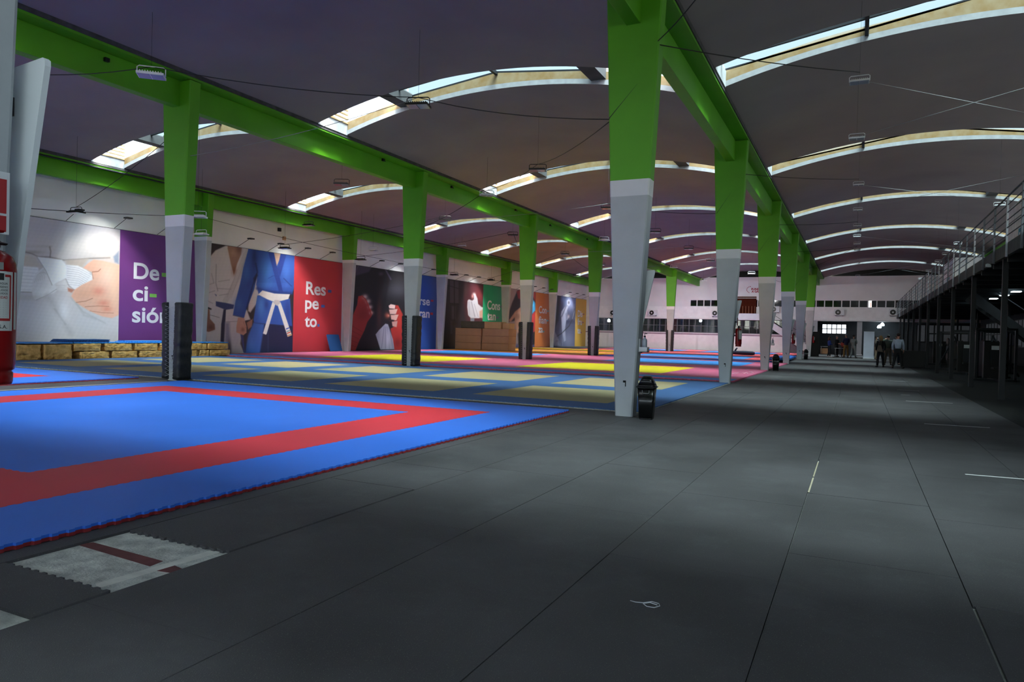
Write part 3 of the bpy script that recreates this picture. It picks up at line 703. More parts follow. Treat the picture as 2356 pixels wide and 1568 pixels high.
    P.poly([(1108, 1205), (1152, 1188), (1157, 1200), (1112, 1220)], '3b55a8', 2); P.poly([(1116, 1240), (1160, 1222), (1163, 1235), (1120, 1253)], '6e8b8c', 2); P.poly([(1120, 1262), (1168, 1242), (1172, 1256), (1124, 1276)], 'b4533c', 2); P.poly([(1126, 1290), (1180, 1270), (1184, 1292), (1132, 1312)], 'b58d6c', 2)
    P.poly([(490, 1065), (570, 1070), (600, 1180), (600, 1260), (560, 1292), (470, 1255), (470, 1180)], 'b08474', 5); P.blob(555, 1220, 25, 30, '6c4238', .6); P.line([(560, 1120), (590, 1200)], 10, '8a5e50', .5)
    P.line([(430, 1035), (560, 1065)], 12, '1a2450', .6)
    weave(P, .012, .06, .1)
def paint3(P):
    P.fill('17161c'); P.blob(850, 520, 200, 130, '34353f', .9); P.blob(560, 900, 40, 260, '5d2b2b', .55)
    P.poly([(140, 120), (450, 160), (400, 240), (200, 300), (120, 370)], '3c3344', 14); P.line([(180, 150), (150, 300)], 18, '6a5c74', .5, 18); P.line([(240, 140), (170, 290)], 12, '6a5c74', .4, 14)
    P.line([(660, 200), (745, 355)], 22, '5c4f66', .7, 14); P.blob(590, 270, 40, 30, '4c4152', .8); P.line([(100, 620), (140, 900)], 20, '3a3146', .7, 20)
    # left fist
    P.poly([(235, 620), (300, 610), (400, 740), (440, 840), (465, 880), (440, 940), (380, 1020), (330, 1160), (250, 1320), (190, 1475), (60, 1475), (80, 1100), (150, 920), (215, 760)], '9c2e2b', 6)
    P.blob(300, 900, 110, 120, '6f1d20', .6); P.blob(180, 1150, 60, 160, 'a23a34', .5); P.blob(270, 670, 40, 40, 'b8352e', .6)
    for i in range(5): P.line([(90, 1060+i*80), (300-i*20, 1180+i*60)], 8, '5c1518', .5)
    for (x, y, r) in ((340, 630, 45), (390, 700, 42), (420, 790, 38), (440, 880, 34)): P.blob(x, y, r, r*.9, 'c6a9a8', 1.0)
    P.line([(290, 615), (350, 670), (380, 740), (410, 830), (435, 900)], 16, 'a33029', .9)
    # right fist
    P.poly([(815, 760), (860, 765), (900, 840), (930, 900), (935, 1475), (800, 1475), (770, 1280), (740, 1130), (790, 1100)], '9f2d28', 6)
    P.blob(880, 1000, 40, 120, 'b43a30', .5); P.blob(850, 1350, 60, 80, '5b1519', .6)
    P.poly([(710, 770), (745, 745), (815, 760), (808, 820), (720, 810)], 'cfaeaa', 5); P.poly([(715, 830), (850, 820), (825, 900), (730, 905)], 'caa29b', 5)
    P.poly([(740, 915), (868, 908), (830, 1000), (750, 985)], 'c79b92', 5); P.poly([(760, 1020), (850, 1008), (835, 1105), (770, 1090)], 'b78b84', 6); P.blob(690, 920, 42, 50, '8f4538', .9); P.blob(710, 925, 18, 22, 'c97e6c', .8)
    for y in (822, 908, 1006): P.line([(715, y), (840, y-6)], 8, '5a2a2a', .6)
    # sleeve
    P.poly([(505, 1220), (560, 1150), (660, 1050), (700, 1060), (780, 1300), (800, 1455), (580, 1455)], '8e8d9e', 6)
    for i in range(4): P.line([(640+i*25, 1100), (600+i*60, 1440)], 12, '5b5a70', .5)
    P.blob(700, 1300, 30, 130, 'bdbccc', .6)
def paint4(P):
    P.fill('211f26'); P.poly([(350, 90), (690, 150), (690, 720), (420, 720), (360, 400)], '4a222b', 40); P.blob(610, 330, 70, 110, '7c2f34', .7); P.blob(400, 200, 40, 160, '4c3b3c', .7)
    for (a, b, c_, d_) in ((160, 90, 300, 440), (60, 60, 140, 160), (170, 700, 200, 900), (190, 480, 250, 680)): P.poly([(a, b), (c_, b+10), (c_, d_), (a, d_)], '464450', 12, .8)
    P.line([(230, 60), (235, 700)], 14, '15141a', .9); P.line([(80, 155), (330, 230)], 10, '15141a', .9); P.line([(150, 440), (360, 460)], 12, '15141a', .9); P.line([(160, 60), (160, 440)], 8, '15141a', .8); P.poly([(300, 80), (370, 90), (370, 700), (300, 700)], '2a272f', 16, .8)
    P.poly([(430, 400), (450, 380), (500, 400), (525, 380), (520, 300), (550, 300), (580, 370), (590, 450), (640, 495), (680, 510), (680, 640), (600, 665), (480, 665), (440, 620), (425, 500)], 'b9b8c6', 6)
    P.line([(490, 420), (540, 640)], 14, '77768a', .6); P.line([(450, 420), (460, 620)], 14, '9392a4', .6); P.line([(530, 450), (590, 640)], 8, '6d6c80', .5); P.blob(505, 335, 16, 30, 'c98f8c', .9); P.blob(530, 300, 22, 20, 'c9bfc6', .9)
    P.poly([(610, 560), (680, 520), (690, 680), (610, 650)], 'b58f84', 10); P.poly([(470, 665), (535, 665), (530, 720), (475, 720)], '6c7080', 6)
    P.blob(100, 800, 90, 300, '0e0d12', .7)
def paint5(P):
    P.fill('8b7f82'); P.poly([(1030, 650), (1100, 440), (1180, 250), (1300, 200), (1480, 240), (1480, 1120), (1200, 1120), (1170, 700), (1040, 720)], '1f1a20', 10)
    P.poly([(1170, 260), (1240, 230), (1230, 380), (1190, 370)], '7a2a30', 8); P.poly([(1050, 700), (1150, 560), (1250, 480), (1260, 560), (1150, 640), (1080, 720)], 'a07564', 8)
    P.poly([(1140, 580), (1280, 560), (1290, 760), (1180, 900), (1140, 780)], 'a98575', 10); P.blob(1190, 640, 30, 50, '5f4036', .6); P.blob(1230, 760, 40, 50, '6b4a40', .6)
    P.poly([(1385, 440), (1420, 390), (1455, 440), (1450, 550), (1400, 610), (1380, 560)], '3a8fc4', 8); P.poly([(1380, 640), (1440, 560), (1460, 600), (1450, 860), (1385, 900)], 'a52f33', 8); P.poly([(1410, 260), (1460, 270), (1450, 420), (1415, 330)], '9b3a34', 8)
    P.poly([(1170, 1050), (1460, 1060), (1460, 1130), (1150, 1130)], '4c4668', 12)
def paint6(P):
    P.fill('3c3f58'); P.blob(1990, 420, 120, 130, '8d9cc8', .9); P.blob(1930, 1000, 140, 180, '7d82a0', .8); P.blob(1870, 380, 30, 60, '7484b4', .8); P.poly([(1770, 320), (1830, 330), (1800, 700), (1730, 830)], '23242f', 16)
    P.poly([(1850, 700), (2050, 690), (2050, 740), (1840, 740)], '2a2e4a', 20)
    P.poly([(1925, 400), (1950, 382), (1975, 400), (1978, 450), (1960, 480), (1930, 470)], 'b4b8cc', 5); P.blob(1955, 430, 14, 24, '3a3c50', .9)
    P.poly([(1915, 470), (1950, 490), (1910, 600), (1915, 700), (1900, 830), (1910, 1000), (1880, 1020), (1850, 830), (1840, 620), (1830, 640), (1845, 560)], '9ba0b8', 6); P.line([(1915, 480), (1850, 640)], 14, '4a4d66', .7)
    P.blob(1950, 640, 16, 26, 'b89c9c', .9); P.line([(1925, 560), (1925, 690), (1950, 640)], 14, '8d92ac', .8)
    P.line([(2040, 520), (2030, 640), (1960, 780), (1850, 890), (1730, 970)], 12, '20222e', .9, 6); P.line([(2044, 450), (2040, 560), (2010, 680)], 6, 'b8bccc', .7)
    P.poly([(1720, 1080), (1740, 860), (1800, 980), (1840, 1080)], '8e92a4', 10, .8); P.line([(1745, 1080), (1760, 1010), (1800, 1010), (1830, 1080)], 6, '5a5d70', .7); P.line([(1860, 860), (1862, 1080)], 5, 'a0a4b8', .7)
z1 = (20, 480, 280/1372); z2 = (460, 540, 240/1344); z3 = (790, 590, 270/1841); z4 = (1010, 630, 360/2356)
poster(12.9, 18.8, 22.6, '713a86', [('De', 307, 366, 639.5, 603), ('ci', 305, 340, 690, 654), ('sión', 303.5, 389, 740, 704)], [(372, 387, 627, 636), (344, 360, 675, 683)], '79bf5a',
       'huge poster of a hand on a white belt with a purple De-ci-sión panel', paint1, z1, .02)
poster(23.1, 28.62, 32.5, 'c33a46', [('Res', 703.7, 749.3, 675.6, 646.7), ('pe', 701.6, 733, 709, 681), ('to', 700.8, 728.4, 750.7, 723)], [(754.4, 762.4, 666, 672.4), (739, 747, 700.6, 707), (730, 735, 745, 751)], '3f62ad',
       'huge poster of two judo fighters with a red Res-pe-to panel', paint2, z2, .022)
poster(33.35, 39.1, 42.75, '2c58b0', [('Perse', 944, 988.7, 698.5, 679), ('veran', 944, 988, 728, 708), ('cia', 944, 965, 757, 737)], [(991, 997, 689, 693.4), (990, 996, 718.5, 724), (967, 970.4, 752, 757)], 'b8324a',
       'huge dark poster of red wrapped fists with a blue Perse-veran-cia panel', paint3, z3, .035)
poster(43.6, 49.6, 53.4, '1fa377', [('Cons', 1121, 1150.3, 710.5, 690.4), ('tan', 1120.8, 1140, 735.4, 715.5), ('cia', 1120.8, 1137, 760, 740)], [(1152, 1156.7, 703, 707), (1142.3, 1146.6, 728, 732)], '6a6288',
       'huge poster of a white wrapped hand with a green Cons-tan panel above cardboard boxes', paint4, z4, .045)
poster(54.0, 59.8, 63.6, 'd2793f', [('Con', 1239.7, 1257.2, 719.4, 703.3), ('fian', 1239.2, 1256.8, 743, 727), ('za', 1238.4, 1248.7, 764, 748)], [(1259, 1262, 713.7, 717), (1258, 1261.8, 735.4, 738.8), (1249.4, 1252, 760.5, 764)], '5fb6c4',
       'huge poster of hands and boxing gloves with an orange Con-fian-za panel', paint5, z4, .08)
poster(64.5, 70.15, 73.4, 'd9b04a', [('Dis', 1329, 1340, 727.8, 713.3), ('fru', 1328.9, 1338.5, 746.4, 732), ('te', 1328.3, 1335.5, 766.5, 752)], [(1341.5, 1344.2, 721, 724), (1339.7, 1342.4, 740, 743), (1335.8, 1338, 763, 766)], '9c5a80',
       'huge poster of a fencer with a yellow Dis-fru-te panel', paint6, z4, .08)

# ------------------------------------------------------------------ training mats
def mat_surface(name, c, rough=.55, sp=.4): return M(name, c, rough, noise=.05, nscale=.7, bump=.12, bscale=55, spec=sp)
BLUEM = mat_surface('blue_foam', '3070dc'); REDM = mat_surface('red_foam', 'cc3442'); REDE = mat_surface('red_foam_edge', '8c2a2e')
TATB = mat_surface('tatami_blue', '44699c', .7, .25); TATT = mat_surface('tatami_tan', 'a89f7c', .75, .2)
PNK = mat_surface('pink_foam', 'd4688c', .5); YEL = mat_surface('yellow_foam', 'e8d81c'); LBL = mat_surface('light_blue_foam', '3a92e4'); ORG = mat_surface('orange_foam', 'e29a28'); RED2 = mat_surface('coral_foam', 'dc5a62')
def training_mat(label, x0, x1, y0, y1, base, zones, under=None, th=.04, pitch=.12, sides='NESW', dep=.018, edge_tape=None):
    cx_, cy_ = (x0+x1)/2, (y0+y1)/2
    t = thing('training_mat', label, 'mat', (cx_, cy_, 0), 0, 'puzzle mats laid on the hall floor')
    if under:
        q = MB(); q.prism([(a-cx_, b-cy_) for a, b in teeth(x0, x1, y0, y1, pitch, dep, sides)], 0.0, th*.55, under); q.build('lower_layer', t)
    q = MB(); q.prism([(a-cx_, b-cy_) for a, b in teeth(x0, x1, y0, y1, pitch, dep, sides)], th*.55 if under else 0, th, base); q.build('base_layer', t)
    for (nm, a, b, c, d, m, lv) in zones:
        q = MB(); P_ = teeth(a, b, c, d, pitch, dep*.8)
        q.prism([(u-cx_, v-cy_) for u, v in P_], th-.01, th+.0012*lv, m); q.build(nm, t)
    return t
training_mat('large blue puzzle mat with a red square ring in the left foreground', -14.05, -4.46, 1.65, 11.53, BLUEM,
    [('red_ring', -13.1, -5.38, 2.7, 10.33, REDM, 1), ('inner_field', -12.1, -6.42, 3.7, 9.5, BLUEM, 2)], REDE, .042, .105)
training_mat('blue and red puzzle mat behind the fire extinguisher by the parcels', -26.2, -15.7, .5, 11.6, BLUEM,
    [('red_ring', -25.0, -17.2, 1.5, 10.4, REDM, 1), ('inner_field', -24.0, -18.4, 2.5, 9.3, BLUEM, 2)], REDE, .042, .12)
tz = []
for (a, b) in ((-7.25, -4.3), (-11.25, -8.25), (-15.3, -12.3), (-19.35, -16.35), (-23.4, -20.4)):
    for (c, d) in ((13.12, 16.22), (17.32, 20.42)): tz.append(('tan_square', a, b, c, d, TATT, 1))
tm = training_mat('steel blue tatami mat with tan rectangles in the middle of the hall', -24.5, -3.36, 12.14, 21.5, TATB, tz, M('white_edge_foam', 'a9aa9c', .8), .036, .1, 'NESW', .012)
training_mat('pink puzzle mat with blue border and two bright yellow fields', -26.0, -3.36, 22.45, 31.75, PNK,
    [('blue_border', -25.9, -3.42, 22.5, 23.62, LBL, 1), ('yellow_field', -11.9, -6.2, 24.85, 30.6, YEL, 1), ('yellow_field', -21.85, -15.95, 24.9, 30.8, YEL, 1)], None, .038, .2)
training_mat('pink puzzle mat with light blue fields behind the yellow ones', -26.0, -3.4, 31.95, 41.55, PNK,
    [('light_blue_field', -11.6, -4.9, 34.2, 40.2, LBL, 1), ('light_blue_field', -24.1, -16.9, 34.3, 40.5, LBL, 1)], None, .038, .25)
training_mat('narrow blue mat strip before the coral mats', -14.3, -4.3, 41.8, 44.2, BLUEM, [], None, .05, .25)
training_mat('orange and coral mat by the cardboard boxes', -26.0, -15.2, 41.8, 58.0, ORG,
    [('coral_strip', -25.0, -15.9, 50.0, 51.2, RED2, 1), ('coral_strip', -25.0, -15.9, 45.6, 46.1, RED2, 1), ('yellow_strip', -25.5, -15.9, 52.4, 55.5, YEL, 1)], None, .036, .3)
training_mat('coral mat with light blue fields toward the back wall', -15.0, -4.2, 44.4, 58.5, RED2,
    [('light_blue_field', -13.6, -6.3, 45.6, 53.0, LBL, 1)], None, .036, .3)
training_mat('coral and blue mat along the back wall', -22.0, -4.6, 59.0, 72.8, RED2,
    [('light_blue_field', -20.5, -14.5, 61.5, 69.5, LBL, 1), ('light_blue_field', -12.5, -6.5, 61.5, 69.5, LBL, 1), ('pink_strip', -21.5, -5, 70.3, 72.5, PNK, 1)], None, .036, .3)
# printed white letters on the pink mat by the second column
TW = M('worn_white_print', 'e8c4d0', .7)
q = MB()
for st in (((1684, 859), (1690, 857.5), (1694, 856.5)), ((1693, 858.5), (1700, 856), (1704, 858), (1711, 856)), ((1711, 858.5), (1718, 856), (1720, 858.6)), ((1722, 857), (1727, 858.2), (1731, 855.5), (1734, 857)),
           ((1717, 853.3), (1724, 853.7), (1736, 853.4), (1751, 854)), ((1724, 853.5), (1727, 855.2), (1731, 853.6)), ((1736, 857.5), (1748, 857.8))):
    pp = [at(a, b, 'Z', .0395) for a, b in st]; q.tube([(p.x, p.y, .0392) for p in pp], [(.045, .0015) if False else .0045*4]*len(pp), TW, 6)
q.v = [(a, b, .0392+(c_-.0392)*.06) for a, b, c_ in q.v]
mk = [o_ for o_ in COL.objects if o_.name == 'training_mat.003'][0]
mo = q.build('worn_print', mk); mo.matrix_parent_inverse = Matrix.Translation(mk.location).inverted()
# crumpled blue sheet by the fourth column
def blobmesh(name, mats, c, dims, amp, seed, sub=4, boxy=.25, parent=None):
    bm = bmesh.new(); bmesh.ops.create_cube(bm, size=1); bmesh.ops.subdivide_edges(bm, edges=bm.edges, cuts=2**(sub-1), use_grid_fill=True)
    rnd = random.Random(seed); ph = [rnd.uniform(0, 6.28) for _ in range(12)]; 
    for v in bm.verts:
        p = v.co.copy(); L = max(abs(p.x), abs(p.y), abs(p.z)); s_ = p.normalized()*.5; p = p*(1-boxy)+s_*boxy*1.15
        P3 = Vector((p.x*dims[0], p.y*dims[1], p.z*dims[2]))
        n = 1.6-3.2*abs(mnoise.noise(P3*5.5+Vector((seed, 0, 0))))-1.8*abs(mnoise.noise(P3*12+Vector((0, seed, 0))))-(.9*abs(mnoise.noise(P3*25)))
        nn = v.normal if v.normal.length else p.normalized()
        v.co = Vector((p.x*dims[0], p.y*dims[1], p.z*dims[2]))+nn*n*amp
    mn = min(v.co.z for v in bm.verts)
    for v in bm.verts: v.co.z -= mn
    me = bpy.data.meshes.new(name); bm.to_mesh(me); bm.free(); me.materials.append(mats)
    for p in me.polygons: p.use_smooth = True
    o = bpy.data.objects.new(name, me); COL.objects.link(o); o.location = c
    if parent: o.parent = parent
    return o
o = blobmesh('blue_sheet', mat_surface('blue_tarp', '1f62b8'), (-4.05, 46.6, .045), (.9, 8.6, .14), .05, 3, 4, .3); tag(o, 'crumpled bright blue sheet heaped along the aisle edge by the fourth column', 'sheet')
# ------------------------------------------------------------------ parcels, stacked mats and boxes by the left wall
GOLD = M('gold_wrapping', 'f4c47a', .3, metal=.2, noise=.35, nscale=5, bump=1.0, bscale=7, c2='b07c34')
[q for q in GOLD.node_tree.nodes if q.type == 'BUMP'][0].inputs['Distance'].default_value = .05
gspec = [(20, 78, 0, 1), (80, 149, 0, 1), (163, 236, 0, 0), (238, 300, 0, 0), (302, 357, 0, 0), (359, 440, 0, 0), (442, 464, 0, 0), (465, 514, 0, 0),
         (150, 216, 1, 0), (221, 288, 1, 0), (290, 347, 1, 0), (349, 420, 1, 0), (422, 459, 1, 0), (460, 509, 1, 0)]
gl = ['at the left end of the row, full height', 'second from the left end, full height', 'low, under the pile of dark blue mats', 'low, right of the pile of blue mats', 'low, third from the nearest padded column', 'low, hidden partly by the nearest padded column', 'low, just right of the nearest padded column', 'low, at the right end of the row',
      'on top beside the full height ones', 'on top with a straight ribbon edge', 'on top with an orange torn corner', 'on top behind the nearest padded column', 'on top just right of the nearest padded column', 'on top at the right end']
for i, (a, b, lv, tall) in enumerate(gspec):
    ya = at(a, 818, 'X', -25.1).y; yb2 = at(b, 818, 'X', -25.1).y; h = .56 if tall else .275
    o = blobmesh('wrapped_parcel', GOLD, (-25.15+.0*lv, (ya+yb2)/2, .0+.282*lv), (1.0, (yb2-ya)*.93, h*.92), .013, 20+i, 5, .06)
    tag(o, 'gold paper wrapped parcel, '+gl[i], 'parcel', 'gold wrapped parcels along the wall')
def pmat(name, x0, x1, y0, y1, z, label, m=LBL, rot=0, th=.03):
    q = MB(); cx_, cy_ = (x0+x1)/2, (y0+y1)/2; q.prism([(a-cx_, b-cy_) for a, b in teeth(x0, x1, y0, y1, .11, .02)], 0, th, m)
    o = q.build(name, None, loc=(cx_, cy_, z)); o.rotation_euler = (0, 0, rot); tag(o, label, 'mat', 'loose blue puzzle mats'); return o
def Yp(px): return at(px, 785, 'X', -25.1).y
pmat('puzzle_mat', -25.7, -24.7, Yp(25), Yp(150), .575, 'blue puzzle mat spread over the leftmost gold parcels')
pmat('puzzle_mat', -25.72, -24.72, Yp(154), Yp(250), .575, 'blue puzzle mat lying under the dark blue pile')
pmat('puzzle_mat', -25.68, -24.68, Yp(254), Yp(345), .575, 'blue puzzle mat over the parcels below the purple panel')
pmat('puzzle_mat', -25.7, -24.7, Yp(349), Yp(456), .575, 'blue puzzle mat on parcels behind the nearest padded column')
pmat('puzzle_mat', -25.7, -24.7, Yp(459), Yp(510), .575, 'blue puzzle mat at the right end of the parcels')
for j in range(4):
    pmat('puzzle_mat', -25.65, -24.75, Yp(138)+.03*j, Yp(236)+.04*(j % 2), .606+.026*j, 'dark blue puzzle mat in the small pile, %s layer' % ['bottom', 'second', 'third', 'top'][j], mat_surface('dark_blue_foam', '1e4c86'), .01*(-1)**j, .024)
for j in range(2):
    pmat('puzzle_mat', -25.6, -24.8, Yp(285)+.1*j, Yp(385), .606+.026*j, ['lower bent light blue mat under the purple panel', 'upper bent light blue mat under the purple panel'][j], LBL, 0, .022)
# mat leaning on the wall
q = MB(); q.prism(teeth(-.5, .5, -.47, .47, .1, .018), 0, .03, mat_surface('dark_blue_foam', ''))
o = q.build('leaning_mat'); o.matrix_world = Matrix.Translation((-26.28, 31.42, .50)) @ Matrix.Rotation(math.radians(-72), 4, 'Y').inverted() @ Matrix.Rotation(PI/2, 4, 'Z')
tag(o, 'single blue puzzle mat leaning against the wall under the red panel', 'mat')
CARD = M('cardboard', 'c69c74', .8, noise=.07, nscale=2); CARD2 = M('cardboard_yellow', 'dab27c', .8, noise=.06); CARDG = M('cardboard_olive', '6b6450', .8); TAPEB = M('packing_tape', 'b5915f', .3)
def carton(x0, x1, y0, y1, z0, z1, m, label):
    t = thing('cardboard_box', label, 'box', ((x0+x1)/2, (y0+y1)/2, z0), 0, 'cardboard boxes in front of the posters')
    a, b, h = (x1-x0)/2, (y1-y0)/2, z1-z0
    q = MB(); q.box(-a, a, -b, b, 0, h-.012, m); q.build('carton', t, bevel=.022)
    q = MB(); q.box(-a-.006, a+.006, -b-.006, -.004, h-.012, h-.003, m); q.build('flap', t)
    q = MB(); q.box(-a-.006, a+.006, .004, b+.006, h-.012, h-.003, m); q.build('flap', t)
    q = MB(); q.box(-a-.008, a+.008, -.04, .04, h-.003, h-.001, TAPEB); q.build('tape_strip', t)
bl = ['bottom', 'middle', 'top']
for j, (za, zb_) in enumerate(((.04, .53), (.53, 1.05), (1.05, 1.56))):
    carton(-26.02, -23.92, 44.25, 45.5, za, zb_, CARD, 'large brown cardboard box, %s of the left stack' % bl[j])
    carton(-23.86+.02*j, -21.78+.02*j, 44.28, 45.5, za, zb_, CARD, 'large brown cardboard box, %s of the right stack' % bl[j])
carton(-25.7, -23.8, 44.5, 45.4, 1.56, 2.06, CARDG, 'olive grey cardboard box on top of the left stack')
carton(-23.75, -22.45, 44.4, 45.3, 1.56, 2.04, CARD2, 'cardboard box on top of the right stack, the larger one')
carton(-22.3, -21.75, 44.4, 45.2, 1.56, 1.96, CARD2, 'small yellowish cardboard box at the right edge of the top')
# ------------------------------------------------------------------ signs, panels, extinguishers and dispensers on the aisle columns
PANW = M('white_board', 'eaf0f2', .5, noise=.02)
REDP = M('red_metal', '8c1014', .25, noise=.08); SIGR = M('sign_red', 'b0272a', .45)
def board(i, lab):
    y = YA0+10*i+.20; q = MB()
    P_ = [(.02, 1.12), (.10, 1.12), (.20, 1.70), (.352, 2.43), (.35, 2.455), (.335, 2.465), (.13, 2.45), (.065, 1.70)]
    q.hexa([(a, 0, b) for a, b in P_], [(a, .025, b) for a, b in P_], PANW)
    t = thing('white_board', lab, 'board', (XA+.03, y, 1.12), 0, 'white boards behind the aisle columns'); q.build('panel', t, loc=(0, 0, -1.12))
    q = MB(); q.box(.0, .09, -.075, .0, .42, .50, STEEL); q.build('mounting_bracket', t); q = MB(); q.box(.05, .14, -.065, .0, 1.12, 1.2, STEEL); q.build('mounting_bracket', t)
bd = ['beside the nearest fire extinguisher', 'behind the column with the nearest bin', 'behind the second full column, above the red extinguisher', 'behind the third full column of the aisle', 'behind the fourth full column of the aisle', 'behind the fifth full column of the aisle', 'behind the farthest aisle column']
for i in range(-1, 6): board(i, 'tall white slanted board '+bd[i+1])
def extinguisher(i, lab):
    z0 = 1.10; y = YA0+10*i+.02; xc = XA+colprof(1.4)+.13
    t = thing('fire_extinguisher', lab, 'fire extinguisher', (xc, y, z0), 0, 'extinguishers on the aisle columns')
    q = MB(); q.lathe([(.078, 0), (.082, .012), (.082, .045), (.076, .052), (.086, .06), (.09, .08), (.09, .455), (.087, .485), (.075, .512), (.05, .533), (.026, .54), (.026, .55)], (0, 0, 0), REDP, 32); q.build('cylinder', t)
    q = MB(); q.lathe([(.03, .545), (.034, .55), (.034, .575), (.022, .58), (.022, .60)], (0, 0, 0), BLKP, 16); VL = q.build('valve', t)
    q = MB(); q.hexa([(-.03, -.014, .565), (.085, -.014, .552), (.085, .014, .552), (-.03, .014, .565)], [(-.03, -.018, .585), (.095, -.018, .560), (.095, .018, .560), (-.03, .018, .585)], BLKP); q.build('carry_handle', VL, bevel=.004)
    q = MB(); q.hexa([(-.02, -.012, .598), (.075, -.01, .603), (.075, .01, .603), (-.02, .012, .598)], [(-.02, -.014, .612), (.08, -.012, .613), (.08, .012, .613), (-.02, .014, .612)], REDP if i < 0 else BLKP); q.build('squeeze_lever', VL, bevel=.003)
    q = MB(); q.tube([(-.0, -.03, .545), (.0, -.09, .54), (.0, -.118, .46), (.012, -.112, .32), (.02, -.105, .16)], [.011, .011, .011, .011, .014], BLKP, 10); q.build('hose', VL)
    q = MB()
    n = 18; a0, a1 = math.radians(-75), math.radians(35)
    if i < 0: a0, a1 = math.radians(-125), math.radians(26)
    LAB = M('extinguisher_label', 'cfd2cd', .4, noise=.03)
    R = .0912
    for j in range(n):
        u, v = a0+(a1-a0)*j/n, a0+(a1-a0)*(j+1)/n
        for (za, zb_, m_, rr) in ((.25, .45, LAB, R), (.215, .25, LAB, R), (.456, .485, M('grey_label', '8a8d88', .4), R-.0005)):
            if za == .456 and j > n*.78: continue
            q.face([(rr*math.cos(u), rr*math.sin(u), za), (rr*math.cos(v), rr*math.sin(v), za), (rr*math.cos(v), rr*math.sin(v), zb_), (rr*math.cos(u), rr*math.sin(u), zb_)], m_)
    LB = q.build('label', t)
    if i < 0:
        def ct(s_, am, z, h, ang, m_, nm='label_print'):   # text wrapped on the cylinder
            o = text_mesh(s_, nm, m_, (0, 0, 0), (1, 0, 0), (0, 1, 0), ang, h, None, 0, .01)
            for v in o.data.vertices:
                th = am+v.co.x; zz = z+v.co.y; v.co = Vector((.0922*math.cos(th), .0922*math.sin(th), zz))
            o.parent = LB
        BK = M('black_ink', '151515', .5); RI = M('red_ink', 'a82a28', .5); e = math.radians(11)
        for (s_, z, h, w_, m_) in (('AGUA', .398, .008, .36, BK), ('FUMIGENO', .385, .007, .55, BK), ('SOLIDOS', .372, .007, .5, BK), ('LIQUIDOS', .359, .007, .48, BK), ('ELECTRICIDAD', .342, .010, .85, RI), ('S.A.', .224, .014, .34, BK)):
            ct(s_, e-w_, z, h, w_, m_)
        for k_ in range(7): ct('- - - - - - - -', e-.9, .325-.009*k_, .002, .86, BK)
        q = MB(); r_ = .0924
        def arcq(u0, u1, za, zb_, m_):
            for j in range(8):
                u, v = u0+(u1-u0)*j/8, u0+(u1-u0)*(j+1)/8
                q.face([(r_*math.cos(u), r_*math.sin(u), za), (r_*math.cos(v), r_*math.sin(v), za), (r_*math.cos(v), r_*math.sin(v), zb_), (r_*math.cos(u), r_*math.sin(u), zb_)], m_)
        arcq(e+.09, e+.16, .262, .435, RI); arcq(e-1.2, e+.14, .254, .264, RI); arcq(e-.12, e+.13, .428, .438, RI); arcq(e-.42, e-.16, .415, .442, BK)
        q.build('label_frame', LB)
        q = MB(); 
        for j in range(3):
            u, v = math.radians(32+j*4), math.radians(36+j*4)
            q.face([(R*math.cos(u), R*math.sin(u), .22), (R*math.cos(v), R*math.sin(v), .22), (R*math.cos(v), R*math.sin(v), .45), (R*math.cos(u), R*math.sin(u), .45)], M('extinguisher_label', ''))
        q.build('side_label', t)
    q = MB(); q.box(-.13, -.088, -.03, .03, .30, .34, STEEL); q.build('wall_bracket', t)
extinguisher(-1, 'large red fire extinguisher with white label at the left edge of the photo')
extinguisher(1, 'red fire extinguisher with hose on the second full aisle column')
extinguisher(3, 'small red fire extinguisher on the fourth full aisle column')
extinguisher(5, 'farthest red fire extinguisher beside the black stand')
# extinguisher sign plates
def signplate(i, lab):
    y = YA0+10*i; t = thing('extinguisher_sign', lab, 'sign', (XA+colprof(1.9)+.062, y+.01, 1.70), 0, 'extinguisher signs')
    q = MB(); q.box(-.004, .004, -.11, .10, .01, .265, WHTPL); q.build('plate', t)
    q = MB(); q.box(-.065, -.004, -.03, .03, .1, .14, STEEL); q.build('spacer', t)
    q = MB(); q.box(.004, .006, -.095, .088, .095, .235, SIGR); q.box(.004, .006, -.095, .088, .02, .085, SIGR); q.build('red_field', t)
    text_mesh('EXTINTOR', 'sign_lettering', WHTPL, (XA+colprof(1.9)+.062+.0062, y-.085, 1.70+.038), (0, 1, 0), (0, 0, 1), .155, .028, t, .0004, .02)
    q = MB(); q.lathe([(.02, 0), (.02, .07), (.008, .085)], (0, 0, 0), WHTPL, 10)
    for v in range(len(q.v)): a, b, c_ = q.v[v]; q.v[v] = (.0065+a*.02, -.03+b, .12+c_)
    q.build('pictogram', t)
signplate(-1, 'white plate with red extinguisher sign above the nearest extinguisher')
signplate(1, 'white plate with red sign above the extinguisher on the second full column')
signplate(3, 'white plate with red sign on the fourth full aisle column')
GELM = M('clear_gel_bottle', 'a9b0bd', .2, noise=.1)
